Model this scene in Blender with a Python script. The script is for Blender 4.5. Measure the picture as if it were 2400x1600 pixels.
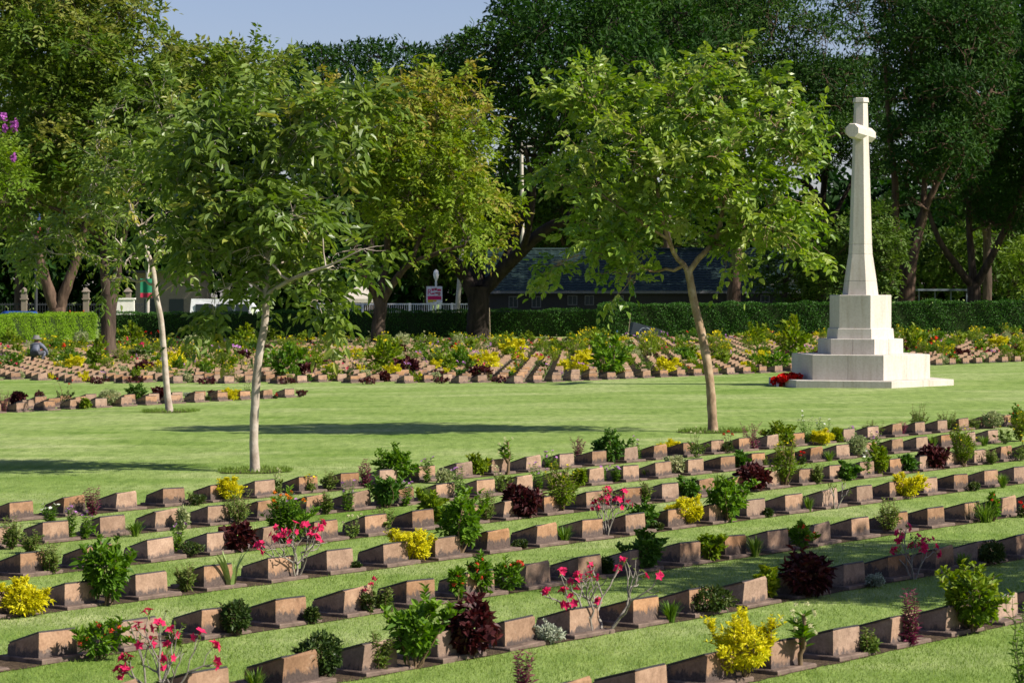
import bpy, math, random
import numpy as np
from mathutils import Vector, Matrix

# ------------------------------------------------------------------ camera, sky, sun, exposure
sc = bpy.context.scene
for o in list(bpy.data.objects):
    bpy.data.objects.remove(o)
col = sc.collection
F_PX, CX, CY, CAM_H, TILT = 6000.0, 1200.0, 800.0, 2.2, 0.0088   # photo is 2400 x 1600 px
PITCH = math.atan(114.0 / F_PX)
cam_d = bpy.data.cameras.new("camera")
cam_d.sensor_width = 36.0
cam_d.lens = F_PX / 2400.0 * 36.0
cam_d.clip_start, cam_d.clip_end = 0.1, 5000.0
cam_d.dof.use_dof = True
cam_d.dof.focus_distance = 30.0
cam_d.dof.aperture_fstop = 9.0
cam = bpy.data.objects.new("camera", cam_d)
cam.location = (0, 0, CAM_H)
cam.rotation_euler = (math.pi / 2 - PITCH, 0, 0)
col.objects.link(cam)
sc.camera = cam

SUN_EL = math.radians(39.5)
SUN_AZ = math.atan2(0.927, -0.374)            # clockwise from +Y
SUN = Vector((math.sin(SUN_AZ) * math.cos(SUN_EL), math.cos(SUN_AZ) * math.cos(SUN_EL), math.sin(SUN_EL)))
world = bpy.data.worlds.new("World")
sc.world = world
world.use_nodes = True
wn = world.node_tree.nodes
sky = wn.new("ShaderNodeTexSky")
sky.sky_type = 'NISHITA'
sky.sun_disc = False
sky.sun_elevation = SUN_EL
sky.sun_rotation = SUN_AZ
sky.air_density = 1.0
sky.dust_density = 0.7
sky.ozone_density = 3.5
wn["Background"].inputs[1].default_value = 0.063
tint = wn.new("ShaderNodeMix"); tint.data_type = 'RGBA'; tint.blend_type = 'MULTIPLY'
tint.inputs[0].default_value = 1.0
tint.inputs[7].default_value = (1.06, 0.93, 1.03, 1)
world.node_tree.links.new(sky.outputs[0], tint.inputs[6])
world.node_tree.links.new(tint.outputs[2], wn["Background"].inputs[0])
sun_d = bpy.data.lights.new("sun", 'SUN')
sun_d.energy = 4.7
sun_d.angle = math.radians(0.5)
sun_d.color = (1.0, 0.93, 0.82)
sun_o = bpy.data.objects.new("sun", sun_d)
sun_o.rotation_euler = SUN.to_track_quat('Z', 'Y').to_euler()
sun_o.location = (30, -20, 40)
col.objects.link(sun_o)
sc.view_settings.view_transform = 'Standard'
sc.view_settings.look = 'None'
sc.view_settings.gamma = 1.0
sc.view_settings.use_curve_mapping = False
sc.view_settings.exposure = 0.85
sc.cycles.max_bounces = 6
sc.cycles.diffuse_bounces = 3
sc.cycles.glossy_bounces = 2
sc.cycles.transmission_bounces = 4
sc.cycles.use_denoising = True

# ------------------------------------------------------------------ pixels to places
def ray(px, py):
    dx, dy = px - CX, py - CY
    c, s = math.cos(PITCH), math.sin(PITCH)
    return np.array([dx, F_PX * c - dy * s, -F_PX * s - dy * c])
def ground(px, py):                      # where the sight line meets the ground
    d = ray(px, py)
    t = CAM_H / (TILT * d[0] - d[2])
    return np.array([d[0] * t, d[1] * t, CAM_H + d[2] * t])
def at(px, py, Y):                       # the point of the sight line at depth Y
    d = ray(px, py)
    return np.array([0, 0, CAM_H]) + d * (Y / d[1])
def gz(x):
    return TILT * x
def project(P):
    P = np.atleast_2d(P) - np.array([0, 0, CAM_H])
    c, s = math.cos(PITCH), math.sin(PITCH)
    z = P[:, 1] * c - P[:, 2] * s
    u = P[:, 1] * s + P[:, 2] * c
    return np.stack([CX + F_PX * P[:, 0] / z, CY - F_PX * u / z], 1)
def D2(p):                               # overview picture (2352 px wide) to photo pixels
    return [(a / 0.98, b / 0.98) for a, b in p]
def rg(seed):
    return np.random.default_rng(seed)
def nrm(v):
    return v / np.maximum(np.linalg.norm(v, axis=-1, keepdims=True), 1e-9)

# ------------------------------------------------------------------ mesh collecting
class Geo:
    def __init__(s):
        s.V, s.F, s.M, s.A, s.n = [], [], [], [], 0
    def add(s, V, faces, mat=0, var=0.5):
        V = np.asarray(V, float)
        s.V.append(V)
        s.A.append(np.full(len(V), var) if np.isscalar(var) else np.asarray(var, float))
        faces = np.asarray(faces, int)
        s.F.append(faces + s.n)
        s.M.append(np.full(len(faces), mat))
        s.n += len(V)
        return s
    def mesh(s, name, mats, smooth=False):
        me = bpy.data.meshes.new(name)
        if s.n:
            V = np.concatenate(s.V)
            lv = np.concatenate([f.ravel() for f in s.F])
            tot = np.concatenate([np.full(len(f), f.shape[1]) for f in s.F])
            st = np.concatenate([[0], np.cumsum(tot)[:-1]])
            me.vertices.add(len(V)); me.vertices.foreach_set("co", V.ravel())
            me.loops.add(len(lv)); me.loops.foreach_set("vertex_index", lv.astype(np.int32))
            me.polygons.add(len(tot))
            me.polygons.foreach_set("loop_start", st.astype(np.int32))
            me.polygons.foreach_set("loop_total", tot.astype(np.int32))
            me.polygons.foreach_set("material_index", np.concatenate(s.M).astype(np.int32))
            me.polygons.foreach_set("use_smooth", np.full(len(tot), smooth))
            a = me.attributes.new("var", 'FLOAT', 'POINT')
            a.data.foreach_set("value", np.concatenate(s.A).astype(np.float32))
            me.update(calc_edges=True)
        for m in mats:
            me.materials.append(m)
        return me
    def obj(s, name, mats, parent=None, smooth=False, loc=None):
        return link(name, s.mesh(name, mats, smooth), parent, loc)
def link(name, data, parent=None, loc=None):
    o = bpy.data.objects.new(name, data)
    col.objects.link(o)
    if parent is not None:
        o.parent = parent
    if loc is not None:
        o.location = loc
    return o
def tag(o, label=None, cat=None, group=None, kind=None):
    if label: o["label"] = label
    if cat: o["category"] = cat
    if group: o["group"] = group
    if kind: o["kind"] = kind
    return o
def thing(name, label, cat, loc, rz=0.0, group=None):
    o = link(name, None)
    o.location = loc
    o.rotation_euler = (0, 0, rz)
    o.empty_display_size = 0.1
    return tag(o, label, cat, group)
BOXF = np.array([[0, 3, 2, 1], [4, 5, 6, 7], [0, 1, 5, 4], [1, 2, 6, 5], [2, 3, 7, 6], [3, 0, 4, 7]])
def box(g, x0, x1, y0, y1, z0, z1, mat=0, var=0.5):
    g.add([(x0, y0, z0), (x1, y0, z0), (x1, y1, z0), (x0, y1, z0), (x0, y0, z1), (x1, y0, z1), (x1, y1, z1), (x0, y1, z1)], BOXF, mat, var)
    return g
def prism(g, poly, z0, z1, poly1=None, mat=0):
    n = len(poly)
    poly1 = poly if poly1 is None else poly1
    V = [(a, b, z0) for a, b in poly] + [(a, b, z1) for a, b in poly1]
    g.add(V, [(i, (i + 1) % n, n + (i + 1) % n, n + i) for i in range(n)], mat)
    g.add(V[n:], [list(range(n))], mat)
    g.add(V[:n], [list(range(n))[::-1]], mat)
    return g
def tube(g, P, R, n=6, mat=0, var=0.5, cap=True, lump=0.0, rng=None):
    P = np.asarray(P, float); R = np.asarray(R, float)
    T = nrm(np.gradient(P, axis=0))
    ref = np.array([1, 0, 0.]) if abs(T[0][0]) < 0.8 else np.array([0, 1., 0])
    rings = []
    for i in range(len(P)):
        s_ = nrm(np.cross(T[i], ref)); b = np.cross(s_, T[i])
        ref = b if False else ref
        a = np.arange(n) * 2 * math.pi / n
        rr = R[i] * (1 + (lump * rng.standard_normal(n) if lump else 0))
        rings.append(P[i] + (np.cos(a) * rr)[:, None] * s_ + (np.sin(a) * rr)[:, None] * b)
    V = np.concatenate(rings)
    F = [(i * n + j, i * n + (j + 1) % n, (i + 1) * n + (j + 1) % n, (i + 1) * n + j) for i in range(len(P) - 1) for j in range(n)]
    g.add(V, F, mat, var)
    if cap:
        g.add(rings[-1], [list(range(n))], mat, var)
    return g
def leaf6(g, P, D, N, L, W, mat=0, var=0.5, fold=0.18, droop=0.2):
    D = nrm(D); S = nrm(np.cross(D, N)); U = np.cross(S, D)
    L = np.broadcast_to(np.asarray(L, float), (len(P),))[:, None]; W = np.broadcast_to(np.asarray(W, float), (len(P),))[:, None]
    b = P
    l1 = P + D * L * .32 + S * W * .5 + U * W * fold; r1 = P + D * L * .32 - S * W * .5 + U * W * fold
    l2 = P + D * L * .68 + S * W * .38 + U * (W * fold - L * droop * .4); r2 = P + D * L * .68 - S * W * .38 + U * (W * fold - L * droop * .4)
    t = P + D * L - U * L * droop
    V = np.stack([b, l1, l2, t, r2, r1], 1).reshape(-1, 3)
    k = np.arange(len(P))[:, None] * 6
    var = np.repeat(np.broadcast_to(np.asarray(var, float), (len(P),)), 6)
    n0 = len(V)
    g.add(V, np.concatenate([k + np.array([0, 1, 2, 3]), k + np.array([0, 3, 4, 5])]), mat, var)
def leaf4(g, P, D, N, L, W, mat=0, var=0.5, fold=0.2):
    D = nrm(D); S = nrm(np.cross(D, N)); U = np.cross(S, D)
    L = np.broadcast_to(np.asarray(L, float), (len(P),))[:, None]; W = np.broadcast_to(np.asarray(W, float), (len(P),))[:, None]
    V = np.stack([P, P + D * L * .45 + S * W * .5 + U * W * fold, P + D * L, P + D * L * .45 - S * W * .5 + U * W * fold], 1).reshape(-1, 3)
    var = np.repeat(np.broadcast_to(np.asarray(var, float), (len(P),)), 4)
    g.add(V, np.arange(len(P))[:, None] * 4 + np.array([0, 1, 2, 3]), mat, var)

# ------------------------------------------------------------------ materials
def nodes_of(name, rough=0.6, spec=0.3):
    m = bpy.data.materials.new(name)
    m.use_nodes = True
    nt = m.node_tree
    b = nt.nodes["Principled BSDF"]
    b.inputs["Roughness"].default_value = rough
    b.inputs["Specular IOR Level"].default_value = spec
    return m, nt, b
def N(nt, typ, **kw):
    n = nt.nodes.new(typ)
    for k, v in kw.items():
        if k.startswith("i_"):
            key = k[2:]
            n.inputs[int(key) if key.isdigit() else key].default_value = v
        else:
            setattr(n, k, v)
    return n
def ramp(nt, stops):
    r = nt.nodes.new("ShaderNodeValToRGB")
    e = r.color_ramp.elements
    while len(e) < len(stops):
        e.new(0.5)
    for i, (p, c) in enumerate(stops):
        e[i].position = p
        e[i].color = (*c, 1)
    return r
def leaf_mat(name, cols, trans=0.3, rough=0.45, spec=0.35, objvar=0.12):
    spec *= 0.45; rough = min(.8, rough + .12)
    m, nt, b = nodes_of(name, rough, spec)
    L = nt.links.new
    a = N(nt, "ShaderNodeAttribute", attribute_name="var")
    k = len(cols)
    r = ramp(nt, [(i / max(1, k - 1), c) for i, c in enumerate(cols)])
    oi = N(nt, "ShaderNodeObjectInfo")
    ma = N(nt, "ShaderNodeMath", operation='MULTIPLY_ADD'); ma.inputs[1].default_value = objvar * 2; ma.inputs[2].default_value = -objvar
    L(oi.outputs["Random"], ma.inputs[0])
    ad = N(nt, "ShaderNodeMath", operation='ADD', use_clamp=True)
    L(a.outputs["Fac"], ad.inputs[0]); L(ma.outputs[0], ad.inputs[1]); L(ad.outputs[0], r.inputs[0])
    L(r.outputs[0], b.inputs["Base Color"])
    tr = N(nt, "ShaderNodeBsdfTranslucent")
    hs = N(nt, "ShaderNodeHueSaturation", i_Saturation=1.15, i_Value=1.25)
    L(r.outputs[0], hs.inputs["Color"]); L(hs.outputs[0], tr.inputs[0])
    mx = N(nt, "ShaderNodeMixShader"); mx.inputs[0].default_value = trans
    L(b.outputs[0], mx.inputs[1]); L(tr.outputs[0], mx.inputs[2])
    L(mx.outputs[0], nt.nodes["Material Output"].inputs[0])
    return m
def noise_mat(name, stops, scale=8.0, detail=6.0, rough=0.7, spec=0.25, bump=0.0, stretch=(1, 1, 1), bscale=None, coord="Object"):
    m, nt, b = nodes_of(name, rough, spec)
    L = nt.links.new
    tc = N(nt, "ShaderNodeTexCoord")
    mp = N(nt, "ShaderNodeMapping"); mp.inputs["Scale"].default_value = stretch
    L(tc.outputs[coord], mp.inputs[0])
    nz = N(nt, "ShaderNodeTexNoise", i_Scale=scale, i_Detail=detail, i_Roughness=0.6)
    L(mp.outputs[0], nz.inputs["Vector"])
    r = ramp(nt, stops)
    L(nz.outputs["Fac"], r.inputs[0]); L(r.outputs[0], b.inputs["Base Color"])
    if bump:
        n2 = N(nt, "ShaderNodeTexNoise", i_Scale=bscale or scale * 3, i_Detail=8.0)
        L(mp.outputs[0], n2.inputs["Vector"])
        bp = N(nt, "ShaderNodeBump", i_Strength=bump, i_Distance=0.02)
        L(n2.outputs["Fac"], bp.inputs["Height"]); L(bp.outputs[0], b.inputs["Normal"])
    return m
def plain(name, c, rough=0.5, spec=0.3, metal=0.0, vary=0.12):
    c = np.array(c)
    m = noise_mat(name, [(0.3, tuple(c * (1 - vary))), (0.7, tuple(np.minimum(c * (1 + vary), 1)))], 5.0, 4.0, rough, spec)
    m.node_tree.nodes["Principled BSDF"].inputs["Metallic"].default_value = metal
    return m

def lawn_material():
    m, nt, b = nodes_of("lawn_turf", 0.8, 0.1)
    L = nt.links.new
    g = N(nt, "ShaderNodeNewGeometry")
    def nz(scale, stretch, detail=5.0):
        mp = N(nt, "ShaderNodeMapping"); mp.inputs["Scale"].default_value = stretch
        L(g.outputs["Position"], mp.inputs[0])
        t = N(nt, "ShaderNodeTexNoise", i_Scale=scale, i_Detail=detail, i_Roughness=0.62)
        L(mp.outputs[0], t.inputs["Vector"])
        return t
    big = nz(0.22, (1, 1, 1), 3.0); streak = nz(0.9, (0.36, 0.85, 1), 7.0); fine = nz(38.0, (1, 1, 1), 8.0)
    r1 = ramp(nt, [(0.34, (0.125, 0.212, 0.030)), (0.5, (0.212, 0.292, 0.078)), (0.66, (0.330, 0.375, 0.160))])
    mixf = N(nt, "ShaderNodeMix", data_type='FLOAT'); mixf.inputs[0].default_value = 0.62
    L(big.outputs["Fac"], mixf.inputs[2]); L(streak.outputs["Fac"], mixf.inputs[3]); L(mixf.outputs[0], r1.inputs[0])
    grain = nz(5.5, (1.3, 0.33, 1), 5.0)
    r4 = ramp(nt, [(0.30, (0.66, 0.72, 0.60)), (0.5, (1, 1, 1)), (0.70, (1.28, 1.22, 1.30))])
    L(grain.outputs["Fac"], r4.inputs[0])
    mg = N(nt, "ShaderNodeMix", data_type='RGBA', blend_type='MULTIPLY'); mg.inputs[0].default_value = 1.0
    L(r1.outputs[0], mg.inputs[6]); L(r4.outputs[0], mg.inputs[7])
    r2 = ramp(nt, [(0.3, (0.62, 0.64, 0.55)), (0.55, (1.0, 1.0, 1.0)), (0.75, (1.3, 1.25, 1.2))])
    L(fine.outputs["Fac"], r2.inputs[0])
    mu = N(nt, "ShaderNodeMix", data_type='RGBA', blend_type='MULTIPLY'); mu.inputs[0].default_value = 1.0
    L(mg.outputs[2], mu.inputs[6]); L(r2.outputs[0], mu.inputs[7]); L(mu.outputs[2], b.inputs["Base Color"])
    bp = N(nt, "ShaderNodeBump", i_Strength=0.7, i_Distance=0.03)
    L(fine.outputs["Fac"], bp.inputs["Height"]); L(bp.outputs[0], b.inputs["Normal"])
    return m
def stone_material():
    m, nt, b = nodes_of("marker_stone", 0.85, 0.15)
    L = nt.links.new
    tc = N(nt, "ShaderNodeTexCoord"); oi = N(nt, "ShaderNodeObjectInfo")
    va = N(nt, "ShaderNodeVectorMath", operation='MULTIPLY_ADD')
    cx = N(nt, "ShaderNodeCombineXYZ")
    for i in range(3):
        L(oi.outputs["Random"], cx.inputs[i])
    va.inputs[1].default_value = (37, 53, 71)
    L(cx.outputs[0], va.inputs[0]); L(tc.outputs["Object"], va.inputs[2])
    n1 = N(nt, "ShaderNodeTexNoise", i_Scale=9.0, i_Detail=8.0, i_Roughness=0.65); L(va.outputs[0], n1.inputs["Vector"])
    n2 = N(nt, "ShaderNodeTexNoise", i_Scale=60.0, i_Detail=6.0, i_Roughness=0.7); L(va.outputs[0], n2.inputs["Vector"])
    r1 = ramp(nt, [(0.3, (0.195, 0.113, 0.067)), (0.5, (0.278, 0.165, 0.099)), (0.72, (0.355, 0.220, 0.136))])
    L(n1.outputs["Fac"], r1.inputs[0])
    r2 = ramp(nt, [(0.3, (0.72, 0.70, 0.68)), (0.6, (1.05, 1.05, 1.05))]); L(n2.outputs["Fac"], r2.inputs[0])
    mu = N(nt, "ShaderNodeMix", data_type='RGBA', blend_type='MULTIPLY'); mu.inputs[0].default_value = 1.0
    L(r1.outputs[0], mu.inputs[6]); L(r2.outputs[0], mu.inputs[7])
    # grime creeping up from the plinth with a ragged edge: height (var) against streaky noise
    at_ = N(nt, "ShaderNodeAttribute", attribute_name="var")
    mp = N(nt, "ShaderNodeMapping"); mp.inputs["Scale"].default_value = (1, 1, 0.45); L(va.outputs[0], mp.inputs[0])
    n3 = N(nt, "ShaderNodeTexNoise", i_Scale=17.0, i_Detail=9.0, i_Roughness=0.78); L(mp.outputs[0], n3.inputs["Vector"])
    md = N(nt, "ShaderNodeMath", operation='MULTIPLY_ADD'); md.inputs[1].default_value = 1.5; L(n3.outputs["Fac"], md.inputs[0])
    orr = N(nt, "ShaderNodeMapRange"); orr.inputs[3].default_value = -0.62; orr.inputs[4].default_value = -0.20
    L(oi.outputs["Random"], orr.inputs[0]); L(orr.outputs[0], md.inputs[2])
    df = N(nt, "ShaderNodeMath", operation='SUBTRACT'); L(md.outputs[0], df.inputs[0]); L(at_.outputs["Fac"], df.inputs[1])
    st = N(nt, "ShaderNodeMapRange"); st.inputs[1].default_value = -0.06; st.inputs[2].default_value = 0.10
    L(df.outputs[0], st.inputs[0])
    mx = N(nt, "ShaderNodeMix", data_type='RGBA'); L(st.outputs[0], mx.inputs[0]); L(mu.outputs[2], mx.inputs[6])
    r3 = ramp(nt, [(0.3, (0.052, 0.040, 0.036)), (0.7, (0.125, 0.092, 0.078))]); L(n2.outputs["Fac"], r3.inputs[0]); L(r3.outputs[0], mx.inputs[7])
    hv = N(nt, "ShaderNodeHueSaturation")
    mh = N(nt, "ShaderNodeMapRange"); mh.inputs[3].default_value = 0.78; mh.inputs[4].default_value = 1.22
    wv = N(nt, "ShaderNodeTexWhiteNoise", noise_dimensions='1D'); L(oi.outputs["Random"], wv.inputs["W"]); L(wv.outputs["Value"], mh.inputs[0])
    ms = N(nt, "ShaderNodeMapRange"); ms.inputs[3].default_value = 0.75; ms.inputs[4].default_value = 1.12; L(oi.outputs["Random"], ms.inputs[0])
    L(mh.outputs[0], hv.inputs["Value"]); L(ms.outputs[0], hv.inputs["Saturation"]); L(mx.outputs[2], hv.inputs["Color"])
    n5 = N(nt, "ShaderNodeTexNoise", i_Scale=26.0, i_Detail=5.0, i_Roughness=0.6); L(va.outputs[0], n5.inputs["Vector"])
    li = N(nt, "ShaderNodeMapRange"); li.inputs[1].default_value = 0.62; li.inputs[2].default_value = 0.70; li.inputs[4].default_value = 0.35; L(n5.outputs["Fac"], li.inputs[0])
    ml = N(nt, "ShaderNodeMix", data_type='RGBA'); L(li.outputs[0], ml.inputs[0]); L(hv.outputs[0], ml.inputs[6]); ml.inputs[7].default_value = (0.40, 0.30, 0.215, 1)
    L(ml.outputs[2], b.inputs["Base Color"])
    bp = N(nt, "ShaderNodeBump", i_Strength=0.35, i_Distance=0.004); L(n2.outputs["Fac"], bp.inputs["Height"]); L(bp.outputs[0], b.inputs["Normal"])
    return m

M = {}
M["lawn"] = lawn_material()
M["stone"] = stone_material()
M["plinth"] = noise_mat("plinth_concrete", [(0.3, (0.075, 0.055, 0.046)), (0.7, (0.20, 0.145, 0.115))], 14, 8, 0.9, 0.1, 0.4)
M["bronze"] = plain("plaque_bronze", (0.045, 0.042, 0.040), 0.45, 0.4, 0.6)
M["soil"] = noise_mat("bed_soil", [(0.3, (0.035, 0.026, 0.018)), (0.7, (0.12, 0.085, 0.055))], 30, 8, 0.95, 0.05, 0.8)
M["grass"] = leaf_mat("grass_blade", [(0.100, 0.176, 0.022), (0.172, 0.255, 0.046), (0.268, 0.328, 0.092)], 0.3, 0.55, 0.2)
M["white"] = noise_mat("portland_stone", [(0.3, (0.45, 0.41, 0.36)), (0.55, (0.53, 0.49, 0.435)), (0.75, (0.56, 0.525, 0.475))], 1.6, 8, 0.75, 0.2, 0.08, (1, 1, 0.35))
def weather(m):
    nt = m.node_tree; b = nt.nodes["Principled BSDF"]; L = nt.links.new
    src = b.inputs["Base Color"].links[0].from_socket
    tc = N(nt, "ShaderNodeTexCoord"); mp = N(nt, "ShaderNodeMapping"); mp.inputs["Scale"].default_value = (5.5, 5.5, .55); L(tc.outputs["Object"], mp.inputs[0])
    a = N(nt, "ShaderNodeTexNoise", i_Scale=1.6, i_Detail=8.0, i_Roughness=0.65); L(mp.outputs[0], a.inputs["Vector"])
    r = ramp(nt, [(0.28, (0.82, 0.79, 0.74)), (0.50, (1, 1, 1)), (0.8, (1, 1, 1))]); L(a.outputs["Fac"], r.inputs[0])
    n = N(nt, "ShaderNodeTexNoise", i_Scale=24.0, i_Detail=8.0, i_Roughness=0.7); L(tc.outputs["Object"], n.inputs["Vector"])
    r2 = ramp(nt, [(0.32, (0.86, 0.84, 0.80)), (0.55, (1, 1, 1))]); L(n.outputs["Fac"], r2.inputs[0])
    for q in (r, r2):
        k = N(nt, "ShaderNodeMix", data_type='RGBA', blend_type='MULTIPLY'); k.inputs[0].default_value = 1.0
        L(src, k.inputs[6]); L(q.outputs[0], k.inputs[7]); src = k.outputs[2]
    L(src, b.inputs["Base Color"])
weather(M["white"])
M["bark_pale"] = noise_mat("bark_pale", [(0.25, (0.20, 0.155, 0.115)), (0.5, (0.36, 0.30, 0.245)), (0.7, (0.47, 0.42, 0.365))], 7, 8, 0.8, 0.15, 0.35, (1, 1, 0.8))
M["bark_tan"] = noise_mat("bark_tan", [(0.25, (0.11, 0.075, 0.048)), (0.5, (0.27, 0.185, 0.115)), (0.7, (0.42, 0.32, 0.22))], 8, 8, 0.8, 0.15, 0.35, (1, 1, 0.6))
M["bark_dark"] = noise_mat("bark_dark", [(0.3, (0.026, 0.019, 0.015)), (0.7, (0.115, 0.082, 0.062))], 5, 9, 0.9, 0.1, 1.0, (1, 1, 0.2))
M["bark_black"] = noise_mat("bark_black", [(0.3, (0.010, 0.008, 0.007)), (0.7, (0.040, 0.030, 0.024))], 4, 9, 0.9, 0.1, 1.0, (1, 1, 0.25))  # dark bark taken near black, the shade under the crowns painted in
M["bark_red"] = noise_mat("bark_reddish", [(0.3, (0.035, 0.023, 0.017)), (0.7, (0.150, 0.098, 0.070))], 5, 9, 0.9, 0.1, 1.0, (1, 1, 0.2))
M["twig_grey"] = noise_mat("desert_rose_bark", [(0.3, (0.15, 0.13, 0.105)), (0.7, (0.30, 0.27, 0.23))], 40, 6, 0.7, 0.2, 0.2)
M["twig_brown"] = plain("stem_brown", (0.16, 0.11, 0.065), 0.8, 0.1, 0, 0.3)
M["twig_green"] = plain("stem_green", (0.12, 0.14, 0.05), 0.7, 0.2, 0, 0.3)
# foliage of the trees
M["l_young"] = leaf_mat("leaf_young_bright", [(0.085, 0.160, 0.016), (0.140, 0.235, 0.026), (0.215, 0.300, 0.042), (0.310, 0.345, 0.085)], 0.36, 0.28, 0.95)
M["l_young2"] = leaf_mat("leaf_young_dull", [(0.078, 0.130, 0.020), (0.128, 0.198, 0.030), (0.198, 0.258, 0.048), (0.330, 0.290, 0.055)], 0.36, 0.28, 0.95)
M["l_mid"] = leaf_mat("leaf_yellowish", [(0.105, 0.175, 0.014), (0.180, 0.265, 0.020), (0.250, 0.305, 0.036), (0.330, 0.235, 0.065)], 0.36, 0.45, 0.4)
M["l_left"] = leaf_mat("leaf_canopy_left", [(0.050, 0.098, 0.014), (0.094, 0.155, 0.020), (0.155, 0.210, 0.032), (0.230, 0.235, 0.055)], 0.36, 0.45, 0.4)
M["l_dark"] = leaf_mat("leaf_rain_tree", [(0.008, 0.029, 0.005), (0.018, 0.054, 0.007), (0.040, 0.090, 0.011)], 0.25, 0.5, 0.3)
M["l_right"] = leaf_mat("leaf_feathery", [(0.013, 0.042, 0.008), (0.029, 0.072, 0.011), (0.060, 0.115, 0.018)], 0.25, 0.5, 0.3)
M["l_small"] = leaf_mat("leaf_small_tree", [(0.040, 0.085, 0.016), (0.075, 0.130, 0.020), (0.115, 0.175, 0.028)], 0.3, 0.45, 0.4)
M["l_lime"] = leaf_mat("leaf_lime", [(0.10, 0.18, 0.016), (0.16, 0.25, 0.024), (0.22, 0.29, 0.04)], 0.35, 0.45, 0.4)
M["hedge_sun"] = leaf_mat("hedge_leaf_sunlit", [(0.120, 0.235, 0.010), (0.200, 0.345, 0.014), (0.280, 0.420, 0.026)], 0.3, 0.4, 0.4)  # lit copy of the hedge leaf, sunlight painted into the green
M["hedge_dark"] = leaf_mat("hedge_leaf_deep", [(0.022, 0.068, 0.012), (0.040, 0.112, 0.016), (0.072, 0.165, 0.020)], 0.25, 0.4, 0.4)  # deep green copy of the hedge leaf, shade included in the colour
M["hedge_core"] = plain("hedge_inside", (0.022, 0.036, 0.012), 0.9, 0.05)
# foliage of the plants
M["p_bur"] = leaf_mat("leaf_burgundy", [(0.030, 0.008, 0.010), (0.060, 0.013, 0.014), (0.105, 0.024, 0.022)], 0.2, 0.35, 0.5)
M["p_yel"] = leaf_mat("leaf_golden", [(0.34, 0.35, 0.010), (0.54, 0.49, 0.013), (0.68, 0.61, 0.020), (0.40, 0.43, 0.02)], 0.3, 0.45, 0.3)
M["p_grn"] = leaf_mat("leaf_bright_green", [(0.050, 0.115, 0.010), (0.095, 0.195, 0.014), (0.165, 0.275, 0.024)], 0.35, 0.35, 0.5)
M["p_lim"] = leaf_mat("leaf_yellow_green", [(0.085, 0.150, 0.010), (0.150, 0.225, 0.014), (0.270, 0.305, 0.020)], 0.35, 0.4, 0.4)
M["p_mgn"] = leaf_mat("leaf_mid_green", [(0.034, 0.088, 0.012), (0.066, 0.148, 0.018), (0.120, 0.215, 0.030)], 0.3, 0.4, 0.5)
M["p_dkg"] = leaf_mat("leaf_dark_green", [(0.022, 0.046, 0.010), (0.045, 0.078, 0.014), (0.105, 0.120, 0.028)], 0.2, 0.35, 0.5)
M["p_var"] = leaf_mat("leaf_cream_green", [(0.16, 0.22, 0.085), (0.34, 0.37, 0.18), (0.50, 0.49, 0.27)], 0.3, 0.45, 0.3)
M["p_sil"] = leaf_mat("leaf_silver", [(0.20, 0.24, 0.165), (0.36, 0.39, 0.29), (0.50, 0.52, 0.42)], 0.2, 0.6, 0.2)
M["p_shr"] = leaf_mat("leaf_olive", [(0.065, 0.115, 0.018), (0.125, 0.185, 0.034), (0.215, 0.245, 0.070)], 0.3, 0.45, 0.3)
M["p_pur"] = leaf_mat("leaf_purple", [(0.095, 0.022, 0.048), (0.185, 0.038, 0.080), (0.290, 0.070, 0.120)], 0.25, 0.4, 0.4)
M["p_gra"] = leaf_mat("leaf_strap", [(0.052, 0.115, 0.012), (0.095, 0.175, 0.018), (0.20, 0.26, 0.05)], 0.3, 0.4, 0.4)
M["p_alo"] = leaf_mat("leaf_agave", [(0.12, 0.19, 0.05), (0.19, 0.27, 0.075), (0.28, 0.34, 0.11)], 0.15, 0.4, 0.4)
for k, c in dict(f_pink=(0.62, 0.028, 0.115), f_red=(0.52, 0.012, 0.010), f_coral=(0.66, 0.085, 0.045), f_white=(0.74, 0.74, 0.66), f_yellow=(0.74, 0.60, 0.020),
                 f_lilac=(0.48, 0.22, 0.50), f_orange=(0.68, 0.22, 0.02), f_cream=(0.62, 0.60, 0.36), f_violet=(0.42, 0.12, 0.42)).items():
    M[k] = leaf_mat("petal_" + k[2:], [tuple(np.array(c) * 0.75), c, tuple(np.minimum(np.array(c) * 1.2, 0.9))], 0.3, 0.5, 0.2)
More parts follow.
